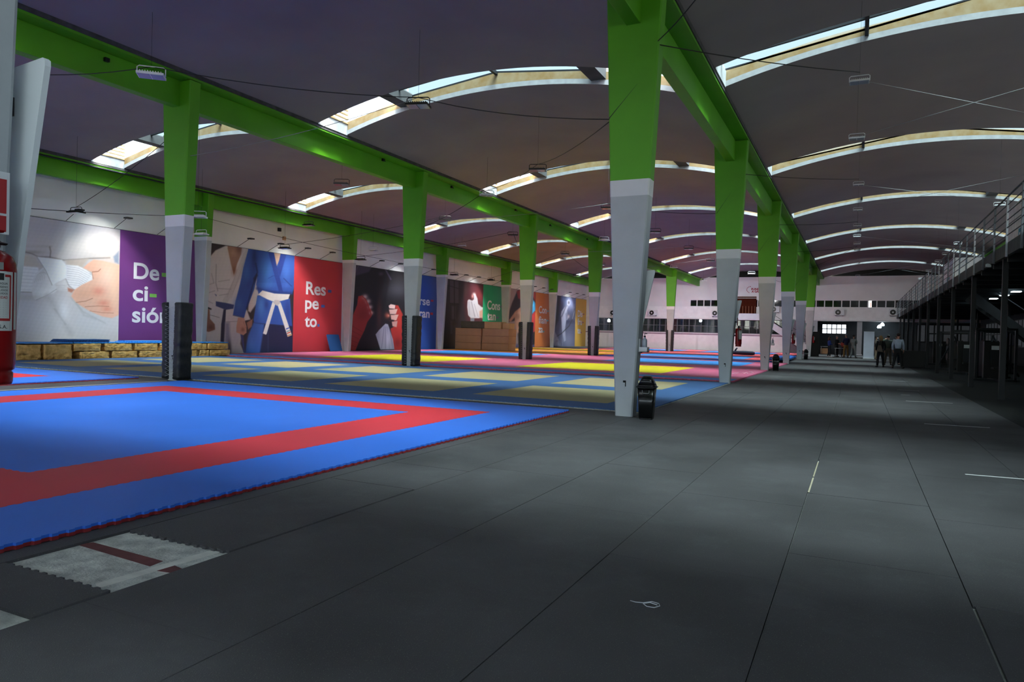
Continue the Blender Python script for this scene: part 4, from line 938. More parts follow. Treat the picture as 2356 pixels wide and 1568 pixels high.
def dispenser(i, lab):
    y = YA0+10*i; xc = XA+colprof(1.2)+.075
    t = thing('gel_dispenser', lab, 'dispenser', (xc, y, 1.08), 0, 'gel dispensers on the aisle columns')
    q = MB(); q.box(-.07, -.055, -.06, .06, .0, .22, WHTPL); q.box(-.055, .075, -.06, .06, 0, .012, WHTPL); q.box(-.055, .075, -.06, -.054, .0, .085, WHTPL); q.box(-.055, .075, .054, .06, 0, .085, WHTPL); q.box(.069, .075, -.06, .06, 0, .085, WHTPL); q.build('holder', t)
    q = MB(); q.lathe([(.04, .013), (.042, .02), (.042, .19), (.036, .215), (.016, .235), (.016, .25)], (.01, 0, 0), GELM, 16); q.build('bottle', t)
    q = MB(); q.lathe([(.018, .25), (.018, .27), (.005, .275), (.005, .315)], (.01, 0, 0), STEEL, 10); q.tube([(.01, 0, .315), (.05, 0, .308)], .006, STEEL, 8); q.build('pump', t)
dispenser(0, 'white gel dispenser with clear bottle on the column with the nearest bin')
dispenser(2, 'white gel dispenser on the third full aisle column')
dispenser(4, 'white gel dispenser on the fifth full aisle column')
# ------------------------------------------------------------------ bins
BINM = M('glossy_black_plastic', '0a0a0b', .22, noise=.1)
def rrect(a, r, z, n=5):
    P_ = []
    for (cx_, cy_, q0) in ((a-r, a-r, 0), (-a+r, a-r, PI/2), (-a+r, -a+r, PI), (a-r, -a+r, 3*PI/2)):
        for j in range(n+1): q = q0+PI/2*j/n; P_.append((cx_+r*math.cos(q), cy_+r*math.sin(q), z))
    return P_
def litter_bin(x, y, lab, rz=.2):
    t = thing('litter_bin', lab, 'bin', (x, y, 0), rz, 'black swing lid bins along the aisle')
    q = MB()
    for (a0_, r0, z0_, a1_, r1, z1_) in ((.108, .04, 0, .112, .04, .02), (.112, .04, .02, .138, .035, .50), (.144, .035, .50, .146, .035, .515), (.158, .03, .515, .160, .03, .53)):
        q.hexa(rrect(a0_, r0, z0_), rrect(a1_, r1, z1_), BINM, True, True)
    q.build('bin_body', t)
    q = MB()
    for (a0_, r0, z0_, a1_, r1, z1_) in ((.145, .05, .53, .138, .05, .56), (.138, .05, .56, .075, .045, .685), (.075, .045, .685, .05, .035, .70)):
        q.hexa(rrect(a0_, r0, z0_), rrect(a1_, r1, z1_), BINM, True, True)
    LD = q.build('lid', t)
    q = MB(); q.hexa([(.04, -.06, .585+.01), (.128, -.06, .585), (.128, .06, .585), (.04, .06, .595)], [(.05, -.045, .66), (.098, -.045, .655), (.098, .045, .655), (.05, .045, .66)], BINM); q.build('swing_flap', LD)
    GR = M('grey_edge', '8b8d8e', .5)
    for s_ in (-1, 1):
        q = MB(); yy = s_*.142; P_ = [(-.055, yy, .475), (-.055, yy*.99, .435), (-.04, yy*.985, .42), (.04, yy*.985, .42), (.055, yy*.99, .435), (.055, yy, .475)]
        q.tube(P_, .004, GR, 6); q.build('handle_recess', t)
litter_bin(-3.06, 11.40, 'black swing lid bin, largest, at the foot of the nearest full column', .1)
litter_bin(-3.08, 32.0, 'black swing lid bin by the third full aisle column')
litter_bin(-3.1, 52.0, 'farthest black swing lid bin by the fifth full aisle column')
# ------------------------------------------------------------------ lamps
LENS = M('floodlight_lens', '9aa3b4', .15, noise=.05); LENSP = M('lens_pink_reflection', 'a5808c', .15)  # pinkish and bluish reflections put into the lens colours
def floodlight(p, white, lab, grp, rz=0.0, vault=None, sz=1.0):
    t = thing('hanging_floodlight', lab, 'floodlight', p, rz, grp); t.scale = (sz, sz, sz); body = WHTPL if white else BLKP
    q = MB(); q.box(-.25, .25, -.17, .17, 0, .045, body)
    for j in range(9): q.box(-.2+j*.048, -.185+j*.048, -.12, .12, .045, .085, body)
    HS = q.build('housing', t)
    q = MB(); q.box(-.235, -.008, -.15, .15, -.006, 0.001, LENS if white else LENSP); q.box(.008, .235, -.15, .15, -.006, .001, LENS); q.build('lens', HS)
    q = MB(); q.tube([(-.26, 0, .03), (-.26, 0, .17), (-.22, 0, .2), (.22, 0, .2), (.26, 0, .17), (.26, 0, .03)], .012, body, 6); q.build('bracket', HS)
    if vault:
        x0, x1, _ = VA[vault-1]; top = (vz(p[0], x0, x1)-p[2])/sz
        q = MB(); q.tube([(0, 0, .2), (0, 0, top)], .0035, STEEL, 4); q.build('suspension_wire', t)
    return t
mid = [(-8.9, 13.28), (-8.93, 19.9), (-8.98, 26.84), (-8.88, 33.77), (-8.75, 40.68), (-8.78, 47.57), (-9.3, 54.2), (-7.5, 57.6)]
for i, (x, y) in enumerate(mid): floodlight((x, y, 6.3), i in (7,), '%s dark floodlight hanging along the middle of the centre vault' % ORD[i], 'centre vault floodlights', .3, 2)
def lit(x, y, tx, ty, tz, e):  # spot light added below a floodlight to brighten the back wall
    sl = bpy.data.lights.new('added_spot', 'SPOT'); sl.energy = e; sl.spot_size = math.radians(115); sl.spot_blend = 1.0; sl.shadow_soft_size = .12; sl.color = (1, .97, .98)
    lo = bpy.data.objects.new('added_spot', sl); COL.objects.link(lo); lo.location = (x, y, 6.24); lo.rotation_euler = (Vector((tx, ty, tz))-Vector((x, y, 6.24))).to_track_quat('-Z', 'Y').to_euler()
lit(-9.3, 54.2, -10.5, 73.5, -.5, 460); lit(-12.4, 64.1, -15, 73.5, -1, 330); lit(-16.6, 48.5, -19, 73.5, 0, 380); lit(-.1, 60.7, .5, 73.5, 3.0, 130)
wm = [(-12.9, 9.69), (-12.3, 22.94), (-12.16, 35.9), (-12.14, 51.6), (-12.4, 64.1)]
for i, (x, y) in enumerate(wm): floodlight((x, y, 6.3), True, '%s white floodlight hanging near the padded columns in the centre vault' % ORD[i], 'white floodlights near the padded columns', .75, 2)
lf = [(-16.6, 13.23), (-16.22, 19.6), (-16.84, 27.5), (-16.07, 32.9), (-16.64, 41.6), (-16.6, 48.5)]
for i, (x, y) in enumerate(lf): floodlight((x, y, 6.3), i == 0, '%s floodlight hanging just left of the padded column row' % ORD[i], 'left vault floodlights', .5, 3)
nw = [(175, 490), (463, 540), (655, 572), (710, 519), (858, 576), (830, 598), (1045, 633), (1130, 645), (1063, 566), (1325, 634)]
nd = ['above the white belt poster', 'behind the nearest wall column', 'above the judo fighters poster', 'high by the beam over the red panel', 'white, over the red fists poster', 'small one left of the red fists poster', 'left over the green panel poster', 'right over the green panel poster', 'white, above the cardboard boxes', 'over the yellow panel']
for i, (px, py) in enumerate(nw):
    p = at(px, py, 'X', -24); floodlight(tuple(p), i in (1, 4, 8), 'floodlight hanging near the poster wall, '+nd[i], 'floodlights near the poster wall', .1, 3)
p = at(455, 500, 'X', -19); floodlight(tuple(p), True, 'white floodlight right behind the nearest padded column', 'floodlights near the poster wall', .5, 3)
rt = [(-.1, 15.17), (-.15, 19.4), (-.1, 25.2), (-.12, 30.05), (-.13, 34.2), (-.15, 37.7), (-.15, 40.6), (-.15, 43.2), (-.1, 60.7)]
for i, (x, y) in enumerate(rt): floodlight((x, y, 6.3), True, '%s floodlight hanging over the aisle' % ORD[i], 'aisle floodlights', 0, 1, .68 if i < 2 else .6)
for i, (x, y) in enumerate([(3.99, 27.4), (3.95, 37.6), (3.9, 41.9), (3.9, 45.6), (3.9, 51.4), (3.9, 57.6)]): floodlight((x, y, 5.8), True, '%s floodlight hanging over the mezzanine railing' % ORD[i], 'mezzanine floodlights', 0, 1, .6)
CAB = M('black_cable', '141415', .6); CABW = M('white_cable', '8f9093', .6)
def cable(pts, m, lab, r=.009, sag=.12):
    out = []
    for a, b in zip(pts[:-1], pts[1:]):
        a, b = Vector(a), Vector(b)
        for j in range(8): t_ = j/8; q = a.lerp(b, t_); q.z -= sag*4*t_*(1-t_); out.append(q)
    out.append(Vector(pts[-1])); w = MB(); w.tube(out, r, m, 5); tag(w.build('power_cable'), lab, 'cable', 'cables strung between columns and floodlights')
fl = lambda x, y, z=6.5: (x, y, z)
cable([(-3.86, 11.5, 4.98), fl(-8.9, 13.28), fl(-12.9, 9.69), (-15.5, 8.0, 6.2), (-20, 5.2, 6.3)], CAB, 'cable from the nearest full column over the two nearest centre floodlights')
cable([(-3.86, 11.52, 4.95), fl(-8.93, 19.9), fl(-12.3, 22.94), (-14.5, 21.75, 5.0)], CAB, 'cable from the nearest full column to the second centre floodlight')
cable([(-3.1, 11.50, 6.15), (-3.40, 11.49, 5.5), (-3.86, 11.49, 4.99)], CAB, 'short diagonal cable across the green part of the nearest full column', .011, 0)
cable([(-3.08, 11.5, 6.12), fl(-.1, 15.17)], CAB, 'cable from the nearest full column to the nearest aisle floodlight', .009, .05)
cable([(-3.08, 11.5, 6.16), (-1.5, 10.0, 6.9), (1, 8, 7.4)], CAB, 'cable rising from the nearest full column to the aisle vault')
for k in range(1, 5):
    cable([(-3.85, 11.5+10*k, 5.0), fl(*mid[min(7, k*2)])], CAB, 'cable from the %s full column to a centre floodlight' % ORD[k])
    cable([(-3.1, 11.49+10*k, 6.1), (-3.83, 11.49+10*k, 5.0)], CAB, 'diagonal cable on the green part of the %s full aisle column' % ORD[k], .011, 0)
    cable([(-3.06, 11.5+10*k, 6.1), fl(*rt[[0, 2, 4, 7, 7][k]])], CAB, 'cable from the %s full column to an aisle floodlight' % ORD[k], .009, .05)
for k in range(0, 4):
    cable([(-14.95, 11.76+10*k, 5.3), fl(*lf[[0, 2, 3, 4][k]]), tuple(Vector(at(*nw[[0, 2, 5, 7][k]], 'X', -24))+Vector((0, 0, .2)))], CAB, 'cable from the %s padded column toward the poster wall' % ORD[k])
    cable([(-14.5, 11.76+10*k, 5.3), fl(*mid[[0, 2, 4, 5][k]])], CABW, 'pale cable from the %s padded column to the centre floodlights' % ORD[k], .007)
cable([(-.1, 15.2, 6.36), (3.05, 18.36, 6.3), (5.2, 20.6, 6.3)], CABW, 'white wire crossing over the aisle, lower right end', .006, 0)
cable([(-.1, 19.3, 6.34), (2.9, 16.5, 6.30), (4.2, 15.3, 6.3)], CABW, 'white wire crossing over the aisle, upper right end', .006, 0)
cable([tuple(at(50, 478, 'X', -24.2)), tuple(at(455, 497, 'X', -24.2))], CAB, 'dark cable along the wall above the first poster', .012, .05)
cable([tuple(at(470, 500, 'X', -24.2)), tuple(at(800, 580, 'X', -24.2)), tuple(at(1200, 655, 'X', -24.2))], CAB, 'thin cable along the wall above the farther posters', .01, .05)
for k, (ya, yb2, w_) in enumerate(((25.3, 29.9, 'second'), (37.8, 43.1, 'third'), (50.5, 60.6, 'farthest'))):
    cable([(-.1, ya, 6.34), (5.2, yb2+.5, 6.3)], CABW, 'white wire crossing over the aisle, falling one of the %s pair' % w_, .006, 0)
    cable([(-.1, yb2, 6.34), (5.2, ya-.5, 6.42)], CABW, 'white wire crossing over the aisle, rising one of the %s pair' % w_, .006, 0)
# poster spot lamps on thin arms
def spotlamp(y, lab):
    t = thing('poster_spot_lamp', lab, 'lamp', (XWL+.002, y, 5.10), 0, 'spot lamps on arms above the posters')
    q = MB(); q.tube([(0, 0, 0), (.92, -.12, .34)], .011, STEEL, 6); AM = q.build('arm', t)
    q = MB(); q.box(.86, 1.10, -.24, .0, .30, .36, BLKP); q.build('lamp_head', AM, bevel=.01)
pn = ['first', 'second', 'third', 'fourth', 'fifth', 'sixth']; pnn = ['white belt', 'judo fighters', 'red fists', 'white wrapped hand', 'boxing gloves', 'fencer']
for k in range(6):
    y0_ = [12.9, 23.1, 33.35, 43.6, 54.0, 64.5][k]
    for j in range(5 if k == 0 else 4):
        y = y0_+(1.75+1.93*j if k else -.1+1.93*j+.0)+(.0)
        if k == 0: y = 12.8+1.93*j
        if y > y0_+9.6: continue
        spotlamp(y, 'black spot lamp on an arm above the %s poster, %s from the left' % (pnn[k], ORD[j].replace('nearest', 'first')))
# ------------------------------------------------------------------ mezzanine on the right
DECKM = M('deck_concrete', '4a4b4d', .85, noise=.2, nscale=4)
t = thing('mezzanine_deck', 'long raised concrete deck with grey fascia along the right side', 'mezzanine', (3.15, 4, 0))
q = MB(); q.box(0, 6.4, 0, YBK-4.2, 3.56, 3.74, DECKM); q.build('deck_slab', t)
q = MB(); q.box(-.03, .05, 0, YBK-4.2, 3.46, 3.76, DECKM); q.build('fascia', t)
q = MB()
for j in range(34): q.box(.06, 6.4, .6+j*2.0, .75+j*2.0, 3.36, 3.555, STEEL)
tag(q.build('joists', t), kind='stuff')
R_ = thing('railing', 'steel railing with horizontal rails along the mezzanine edge', 'railing', (3.15, 4, 0))
for j in range(40):
    y = .55+j*1.73; q = MB(); q.box(-.075, -.035, y-.025, y+.025, 3.42, 4.82, RAILM if j % 3 else M('light_steel', 'b4bbc2', .4)); q.build('post', R_)
for j in range(6):
    z = [3.92, 4.10, 4.28, 4.46, 4.64, 4.84][j]; q = MB(); q.tube([(-.055, 0, z), (-.055, YBK-4.2, z)], .014 if j < 5 else .024, RAILM, 6); q.build('top_rail' if j == 5 else 'rail', R_)
for j in range(12):
    y = 10.6+5.25*j; q = MB(); q.box(-.06, .06, -.06, .06, 0, 3.46, STEEL)
    tag(q.build('steel_post', loc=(3.24, y, 0)), '%s dark steel post under the mezzanine edge' % (ORD[j-2] if 2 <= j < 14 else ['hidden first', 'hidden second'][j] if j < 2 else 'last'), 'post', 'steel posts under the mezzanine')
for j in range(6):
    y = 13.0+10.4*j; q = MB(); q.box(-.06, .06, -.06, .06, 0, 3.55, STEEL)
    tag(q.build('steel_post', loc=(7.0, y, 0)), 'inner dark steel post among the gym machines, %s' % ORD[j], 'post', 'steel posts under the mezzanine')
LEDM = M('lit_led_panel', 'd8f6ff', .4, emit=3)
for i, y in enumerate((32.2, 34.6, 37.1, 41.7)):
    q = MB(); q.box(5.16, 5.44, y-.18, y+.18, 3.325, 3.355, LEDM); tag(q.build('ceiling_light'), 'lit panel lamp under the mezzanine, %s' % ORD[i], 'lamp', 'lit lamps under the mezzanine')
# white rooms on the deck
ROOMW = M('site_room_white', 'eef1f4', .7); CYN = M('cyan_decal', '2f9fb8', .6)
for (ya, yb2, lab, d0, d1) in ((31.0, 33.8, 'white partition booth with cyan decal on the near mezzanine', 31.0, 31.5), (51.5, 57.5, 'white partition booth with cyan decal on the far mezzanine', 53.2, 54.6)):
    t = thing('partition_booth', lab, 'booth', (5.2, ya, 3.742)); q = MB(); q.box(0, .1, 0, yb2-ya, 0, 2.9, ROOMW); q.box(0, 3.5, 0, .1, 0, 2.9, ROOMW); q.build('panel', t)
    q = MB(); q.box(-.01, 0, d0-ya, d1-ya, 1.45, 1.85, CYN); q.box(-.012, -.01, d0-ya+.15, d1-ya-.15, 1.58, 1.70, ROOMW); q.build('decal', t)
    q = MB(); q.box(-.012, .001, 0, yb2-ya, 2.28, 2.32, M('panel_joint', '7d8388', .7)); q.build('joint', t)
q = thing('cctv_camera', 'white security camera on the mezzanine fascia', 'camera', (3.05, 22.4, 3.42))
w = MB(); w.tube([(0, -.12, 0), (0, .1, .03)], .045, WHTPL, 12); w.build('camera_body', q); w = MB(); w.box(-.03, .09, .1, .16, -.02, .06, WHTPL); w.build('mount', q)
# steel stair below the deck
t = thing('steel_staircase', 'dark steel staircase descending among the gym machines', 'staircase', (4.0, 33, 0))
for s_ in (0, 1.1):
    q = MB(); q.hexa([(-.1, s_, 3.1), (.1, s_, 3.1), (4.1, s_, 0), (3.7, s_, 0)], [(-.1, s_+.05, 3.1), (.1, s_+.05, 3.1), (4.1, s_+.05, 0), (3.7, s_+.05, 0)], M('stair_steel', '33373c', .5))
    q.v = [(a, b, c_+(.28 if n_ in (1,) else 0)) for n_, (a, b, c_) in enumerate(q.v)]; q.build('stringer', t)
for j in range(15):
    q = MB(); x = .12+j*.26; z = 3.0-j*.2; q.box(x, x+.25, .05, 1.1, z, z+.03, STEEL); q.build('tread', t)
q = MB(); q.tube([(0, 0, 4.0), (4, 0, .95)], .02, RAILM, 6); q.tube([(2, 0, 1.6), (2, 0, 2.5)], .015, RAILM, 6); q.build('handrail', t)
# gym machines
MST = M('machine_frame', '2e3236', .4, metal=.5); MBK = M('machine_black', '0e0f10', .5); PAD = M('machine_pad', '15171a', .6)
def machine(x, y, rz, kind, lab):
    t = thing('gym_machine', lab, 'gym machine', (x, y, 0), rz, 'gym machines under the mezzanine')
    q = MB(); q.box(-.75, .75, -.06, .06, 0, .07, MST); q.box(-.06, .06, -.8, .8, 0, .07, MST); q.build('base_frame', t)
    for s_ in (-1, 1):
        q = MB(); q.box(s_*.62-.04, s_*.62+.04, -.04, .04, .07, 1.95, MST); q.build('upright', t)
    q = MB(); q.box(-.66, .66, -.04, .04, 1.87, 1.95, MST); q.build('crossbar', t)
    q = MB()
    if kind == 0:
        q.box(-.35, .35, .1, .3, .1, 1.45, MBK); q.build('weight_stack_shroud', t)
        q = MB(); q.box(-.12, .12, .09, .1, 1.15, 1.3, ROOMW); q.box(-.12, .12, .09, .1, .95, 1.06, ROOMW); q.build('instruction_placard', t)
        q = MB(); q.box(-.2, .2, -.6, -.2, .45, .53, PAD); q.build('seat', t); q = MB(); q.hexa([(-.18, -.22, .55), (.18, -.22, .55), (.18, -.14, .55), (-.18, -.14, .55)], [(-.18, -.08, 1.15), (.18, -.08, 1.15), (.18, .0, 1.15), (-.18, 0, 1.15)], PAD); q.build('back_pad', t)
    elif kind == 1:
        for j in range(5): q.tube([(-.62-.05*s__, -.0, .5+.25*j) for s__ in (0, 4)], .03, MST, 8)
        q.build('plate_pegs', t)
        for j in range(3):
            q = MB(); q.tube([(-.8, 0, .6+.42*j), (-.86, 0, .6+.42*j)], .2, MBK, 20); q.build('weight_plate', t)
        q = MB(); q.box(-.25, .25, -1.2, .1, .42, .52, PAD); q.build('bench', t)
        q = MB(); q.tube([(-1.0, -.08, 1.3), (1.0, -.08, 1.3)], .016, MST, 8); q.build('barbell', t)
    else:
        q.tube([(-.6, -.7, .1), (-.3, -.3, .9), (0, 0, 1.7)], .035, MST, 8); q.tube([(.6, -.7, .1), (.3, -.3, .9), (0, 0, 1.7)], .035, MST, 8); q.build('arm', t)
        q = MB(); q.box(-.3, .3, .05, .35, .08, 1.5, MBK); q.build('weight_stack_shroud', t)
        q = MB(); q.box(-.2, .2, -.55, -.15, .5, .58, PAD); q.build('seat', t)
mach = [(4.6, 31.3, .1, 0), (5.9, 28.6, -.2, 0), (4.9, 34.2, .5, 2), (4.4, 37.2, 0, 0), (5.8, 39.5, .3, 1), (4.5, 42.8, -.3, 2), (5.4, 46.8, .2, 1), (4.6, 51.0, 0, 0), (5.6, 26.0, .7, 2)]
ml = ['nearest steel post gap, tall black shroud', 'at the right edge with black shroud', 'with slanted arms by the stair', 'with two white placards', 'with plates and bench in mid depth', 'with slanted arms in mid depth', 'with plates and bench farther back', 'farthest one with shroud', 'low right corner, slanted arms']
for (x, y, rz, k), l_ in zip(mach, ml): machine(x, y, rz, k, 'dark gym machine, '+l_)
FROST = M('frosted_grey_pane', '5c6065', .6, emit=.04)
winstrip(5.0, 9.2, 1.4, 3.0, 6, 1, 46, STEEL, .1, y=yb+2.95, pane=FROST)
def sidewin(y0, y1, z0, z1, n, num):
    root = thing('window_%d' % num, None, None, (9.55, (y0+y1)/2, z0)); root['kind'] = 'structure'; f = MB(); L = (y1-y0)/2
    for i in range(n+1): y = -L+2*L*i/n; f.box(-.03, .03, y-.04, y+.04, 0, z1-z0, STEEL)
    for j in range(3): z = (z1-z0)*j/2; f.box(-.03, .03, -L, L, z-.03, z+.03, STEEL)
    f.build('window_frame', root); g = MB(); g.box(0, .01, -L, L, 0, z1-z0, FROST); g.build('pane', root)
sidewin(52, 58, 1.2, 3.0, 5, 47); sidewin(62, 70, 1.2, 3.0, 6, 48); sidewin(40, 46, 1.2, 3.0, 5, 49)
# ------------------------------------------------------------------ logo on the back wall
RL = M('red_logo', 'a52438', .7)
t = thing('wall_logo', 'red laurel and lettering logo on the back wall above the brown door', 'logo', (-9.7, yb-.001, 5.8))
q = MB()
for j in range(7):
    an = math.radians(95+j*24); cx_, cz_ = .10+.36*math.cos(an), .33+.30*math.sin(an); ta = an+PI/2-.5
    for sgn in (0,):
        dx, dz = math.cos(ta), math.sin(ta); nx, nz = -dz, dx; L_, w2 = .12, .035
        pts = [(cx_-dx*L_*.4, cz_-dz*L_*.4), (cx_+nx*w2, cz_+nz*w2), (cx_+dx*L_, cz_+dz*L_), (cx_-nx*w2, cz_-nz*w2)]
        q.hexa([(a, -.006, b) for a, b in pts], [(a, 0, b) for a, b in pts], RL)
q.build('laurel', t)
text_mesh('FUNDACIÓN', 'logo_lettering', RL, (-9.55, yb-.004, 6.08), (1, 0, 0), (0, 0, 1), 1.75, .2, t, .002, .05)
text_mesh('A GANAR', 'logo_lettering', RL, (-9.52, yb-.004, 5.85), (1, 0, 0), (0, 0, 1), 1.25, .2, t, .002, .05)
# ------------------------------------------------------------------ things at the back opening
t = thing('rollup_banner', 'plain white roll-up banner standing on the aisle floor', 'banner', (.80, 60.5, 0))
q = MB(); q.box(-.36, .36, -.004, .004, .08, 2.05, M('banner_fabric', 'c6cad8', .6, noise=.05)); q.build('banner_sheet', t)
q = MB(); q.box(-.38, .38, -.08, .08, 0, .08, WHTPL); q.build('cassette', t); q = MB(); q.box(-.365, .365, -.015, .015, 2.05, 2.075, WHTPL); q.build('top_bar', t)
t = thing('black_screen', 'tall black screen panel beside the farthest aisle column', 'screen', (-3.05, 62.2, 0), .1)
q = MB(); q.box(-.3, .3, -.03, .03, .05, 2.0, MBK); q.build('panel', t); q = MB(); q.box(-.33, .33, -.2, .2, 0, .05, MBK); q.build('foot', t)
WT = M('white_tabletop', 'bfc3c6', .4)
def table(x, y, w_, d_, h, lab, m=WT, cloth=False):
    t = thing('folding_table', lab, 'table', (x, y, 0), 0, None if cloth else 'white tables by the back opening')
    q = MB(); q.box(-w_/2, w_/2, -d_/2, d_/2, h-.04, h, m); q.build('tabletop', t)
    for a in (-1, 1):
        for b in (-1, 1): q = MB(); q.tube([(a*(w_/2-.08), b*(d_/2-.06), 0), (a*(w_/2-.08), b*(d_/2-.06), h-.04)], .022, m, 8); q.build('leg', t)
    if cloth: q = MB(); q.box(-w_/2-.02, w_/2+.02, -d_/2-.02, d_/2+.02, .03, h+.01, m); q.build('table_skirt', t)
table(-1.15, 62.9, .95, .6, .73, 'white table between the standing people in the back')
table(2.75, 43.6, 1.2, .7, .88, 'table under a black cloth beside the man in the pale shirt', MBK, True)
table(-3.0+.2, 75.2, .8, .5, .74, 'pale table stacked with boxes in the recess corner')
carton(-3.3+.1, -2.5, 75.0, 75.4, .0+.02, .55, CARD, 'cardboard box low in the recess corner')
# ------------------------------------------------------------------ people
SKIN = M('skin', 'b98a72', .6, noise=.05)
def skinned(name, verts, edges, radii, mat, parent, sub=2):
    me = bpy.data.meshes.new(name); me.from_pydata(verts, edges, []); ob = bpy.data.objects.new(name, me); COL.objects.link(ob)
    md = ob.modifiers.new('s', 'SKIN'); md.use_smooth_shade = True
    for v, r in zip(me.skin_vertices[0].data, radii): v.radius = r if isinstance(r, tuple) else (r, r)
    me.skin_vertices[0].data[0].use_root = True
    ss = ob.modifiers.new('u', 'SUBSURF'); ss.levels = sub; ss.render_levels = sub
    dg = bpy.context.evaluated_depsgraph_get(); dg.update(); m2 = bpy.data.meshes.new_from_object(ob.evaluated_get(dg))
    bpy.data.objects.remove(ob); m2.materials.clear(); m2.materials.append(mat); m2.name = name
    for p in m2.polygons: p.use_smooth = True
    o = bpy.data.objects.new(name, m2); COL.objects.link(o); o.parent = parent; return o
def person(x, y, face, H, lab, top, legs, shoes, hair, long_hair=False, arms='down', jacket=False, look=0.0, stance=.1, woman=False, mask=False):
    k = H/1.75; t = thing('person', lab, 'person', (x, y, 0), face); 
    P_ = {'pel': (0, 0, .95), 'w': (0, 0, 1.10), 'ch': (0, .01, 1.30), 'nk': (0, 0, 1.46), 'n2': (0, -.02, 1.53), 'hd': (0, -.03, 1.62), 'ht': (0, -.02, 1.70)}
    sw = .17 if woman else .19
    V = []; E = []; R = []
    def add(p, r, par=None):
        V.append(tuple(c*k for c in p)); R.append(tuple(q*k for q in r) if isinstance(r, tuple) else r*k)
        if par is not None: E.append((par, len(V)-1))
        return len(V)-1
    pel = add(P_['pel'], (.10, .075)); w = add(P_['w'], (.09, .065), pel); ch = add(P_['ch'], (.10, .07), w); nk = add(P_['nk'], .05, ch); n2 = add(P_['n2'], .05, nk); hd = add(P_['hd'], (.075, .088), n2); ht = add(P_['ht'], (.06, .07), hd)
    armp = {}; legp = {}
    for s_ in (-1, 1):
        if arms == 'down': el = (s_*(sw+.06), .03, 1.13); wr = (s_*(sw+.05), -.05, .90)
        elif arms == 'front': el = (s_*(sw+.04), -.02, 1.14); wr = (s_*(.07), -.26, 1.10)
        elif arms == 'raise' and s_ > 0: el = (s_*(sw+.16), -.2, 1.38); wr = (s_*(sw+.05), -.42, 1.5)
        else: el = (s_*(sw+.06), .0, 1.14); wr = (s_*(sw), -.2, 1.0)
        sh = (s_*sw, 0, 1.40)
        a = add(sh, .045, ch); b = add(el, .042, a); c_ = add(wr, .027, b)
        armp[s_] = (sh, el, wr)
        d = (Vector(wr)-Vector(el)).normalized(); pl = Vector(wr)+d*.05; pi_ = add(tuple(pl), (.032, .018), c_)
        side = Vector((0, -1, 0)) if abs(d.z) > .6 else Vector((-s_, 0, 0))
        side = (side-d*side.dot(d)).normalized()
        for f in range(4):
            b0 = pl+d*.035+side*(.028-.018*f); L = (.065, .075, .07, .055)[f]; cu = d.cross(side)*.012*s_
            f1 = add(tuple(b0), .009, pi_); f2 = add(tuple(b0+d*L*.5+cu), .008, f1); add(tuple(b0+d*L+cu*3), .007, f2)
        th = add(tuple(Vector(wr)+d*.03+side*.035), .010, pi_); add(tuple(Vector(wr)+d*.07+side*.055), .009, th)
        hp = (s_*.085, 0, .90); kn = (s_*(.09+stance*.3), -.02, .50); an = (s_*(.09+stance*.6), .02+s_*stance*.3, .09); to = (s_*(.10+stance*.7), -.13+s_*stance*.3, .04)
        a = add(hp, .07, pel); b = add(kn, .05, a); c_ = add(an, .038, b); add(to, .032, c_); legp[s_] = (hp, kn, an, to)
    BD = skinned('body', V, E, R, SKIN, t)
    # nose, eyes, ears, mouth
    hz = 1.635*k; q = MB(); q.hexa([(-.013*k, -.112*k, hz-.03*k), (.013*k, -.112*k, hz-.03*k), (.01*k, -.095*k, hz-.03*k), (-.01*k, -.095*k, hz-.03*k)], [(-.006*k, -.11*k, hz+.012*k), (.006*k, -.11*k, hz+.012*k), (.006*k, -.095*k, hz+.012*k), (-.006*k, -.095*k, hz+.012*k)], SKIN)
    q.hexa([(a*k, b*k, c_*k) for a, b, c_ in ((-.013, -.135, 1.605), (.013, -.135, 1.605), (.013, -.10, 1.605), (-.013, -.10, 1.605))], [(a*k, b*k, c_*k) for a, b, c_ in ((-.007, -.115, 1.645), (.007, -.115, 1.645), (.007, -.10, 1.645), (-.007, -.10, 1.645))], SKIN); q.build('nose', BD)
    for s_ in (-1, 1):
        q = MB(); q.ell((s_*.03*k, -.112*k, 1.645*k), (.011*k, .007*k, .006*k), M('eye', '1a1512', .3)); q.build('eye', BD)
        q = MB(); q.ell((s_*.078*k, -.02*k, 1.625*k), (.01*k, .02*k, .03*k), SKIN); q.build('ear', BD)
    q = MB(); q.ell((0, -.110*k, 1.578*k), (.022*k, .008*k, .006*k), M('lips', '8a4d45', .5)); q.build('mouth', BD)
    if mask: q = MB(); q.ell((0, -.085*k, 1.59*k), (.06*k, .045*k, .045*k), WHTPL); q.build('face_mask', t)
    HM = M('hair_'+hair, hair, .7, noise=.3, nscale=30); q = MB(); q.ell((0, -.005*k, 1.672*k), (.087*k, .10*k, .088*k), HM, 16, 10)
    if long_hair: q.ell((0, .04*k, 1.58*k), (.10*k, .085*k, .15*k), HM, 16, 10)
    o = q.build('hair', t)
    TM = M('top_'+top, top, .75, noise=.12, nscale=9); LM = M('legs_'+legs, legs, .8, noise=.12, nscale=8); SM = M('shoe_'+shoes, shoes, .5)
    V = []; E = []; R = []
    a0 = add((0, 0, .95 if not jacket else .82), (.165, .128)); a1 = add((0, 0, 1.10), (.155, .12), a0); a2 = add((0, .005, 1.29), (.175, .132), a1); a3 = add((0, .0, 1.40), (.13, .105), a2); a4 = add((0, .0, 1.475), (.07, .07), a3)
    for s_ in (-1, 1):
        sh, el, wr = armp[s_]; b = add(sh, .072, a2); c_ = add(el, .056, b); add(tuple(Vector(el).lerp(Vector(wr), .92)), .042, c_)
    skinned('jacket' if jacket else 'shirt', V, E, R, TM, t)
    V = []; E = []; R = []
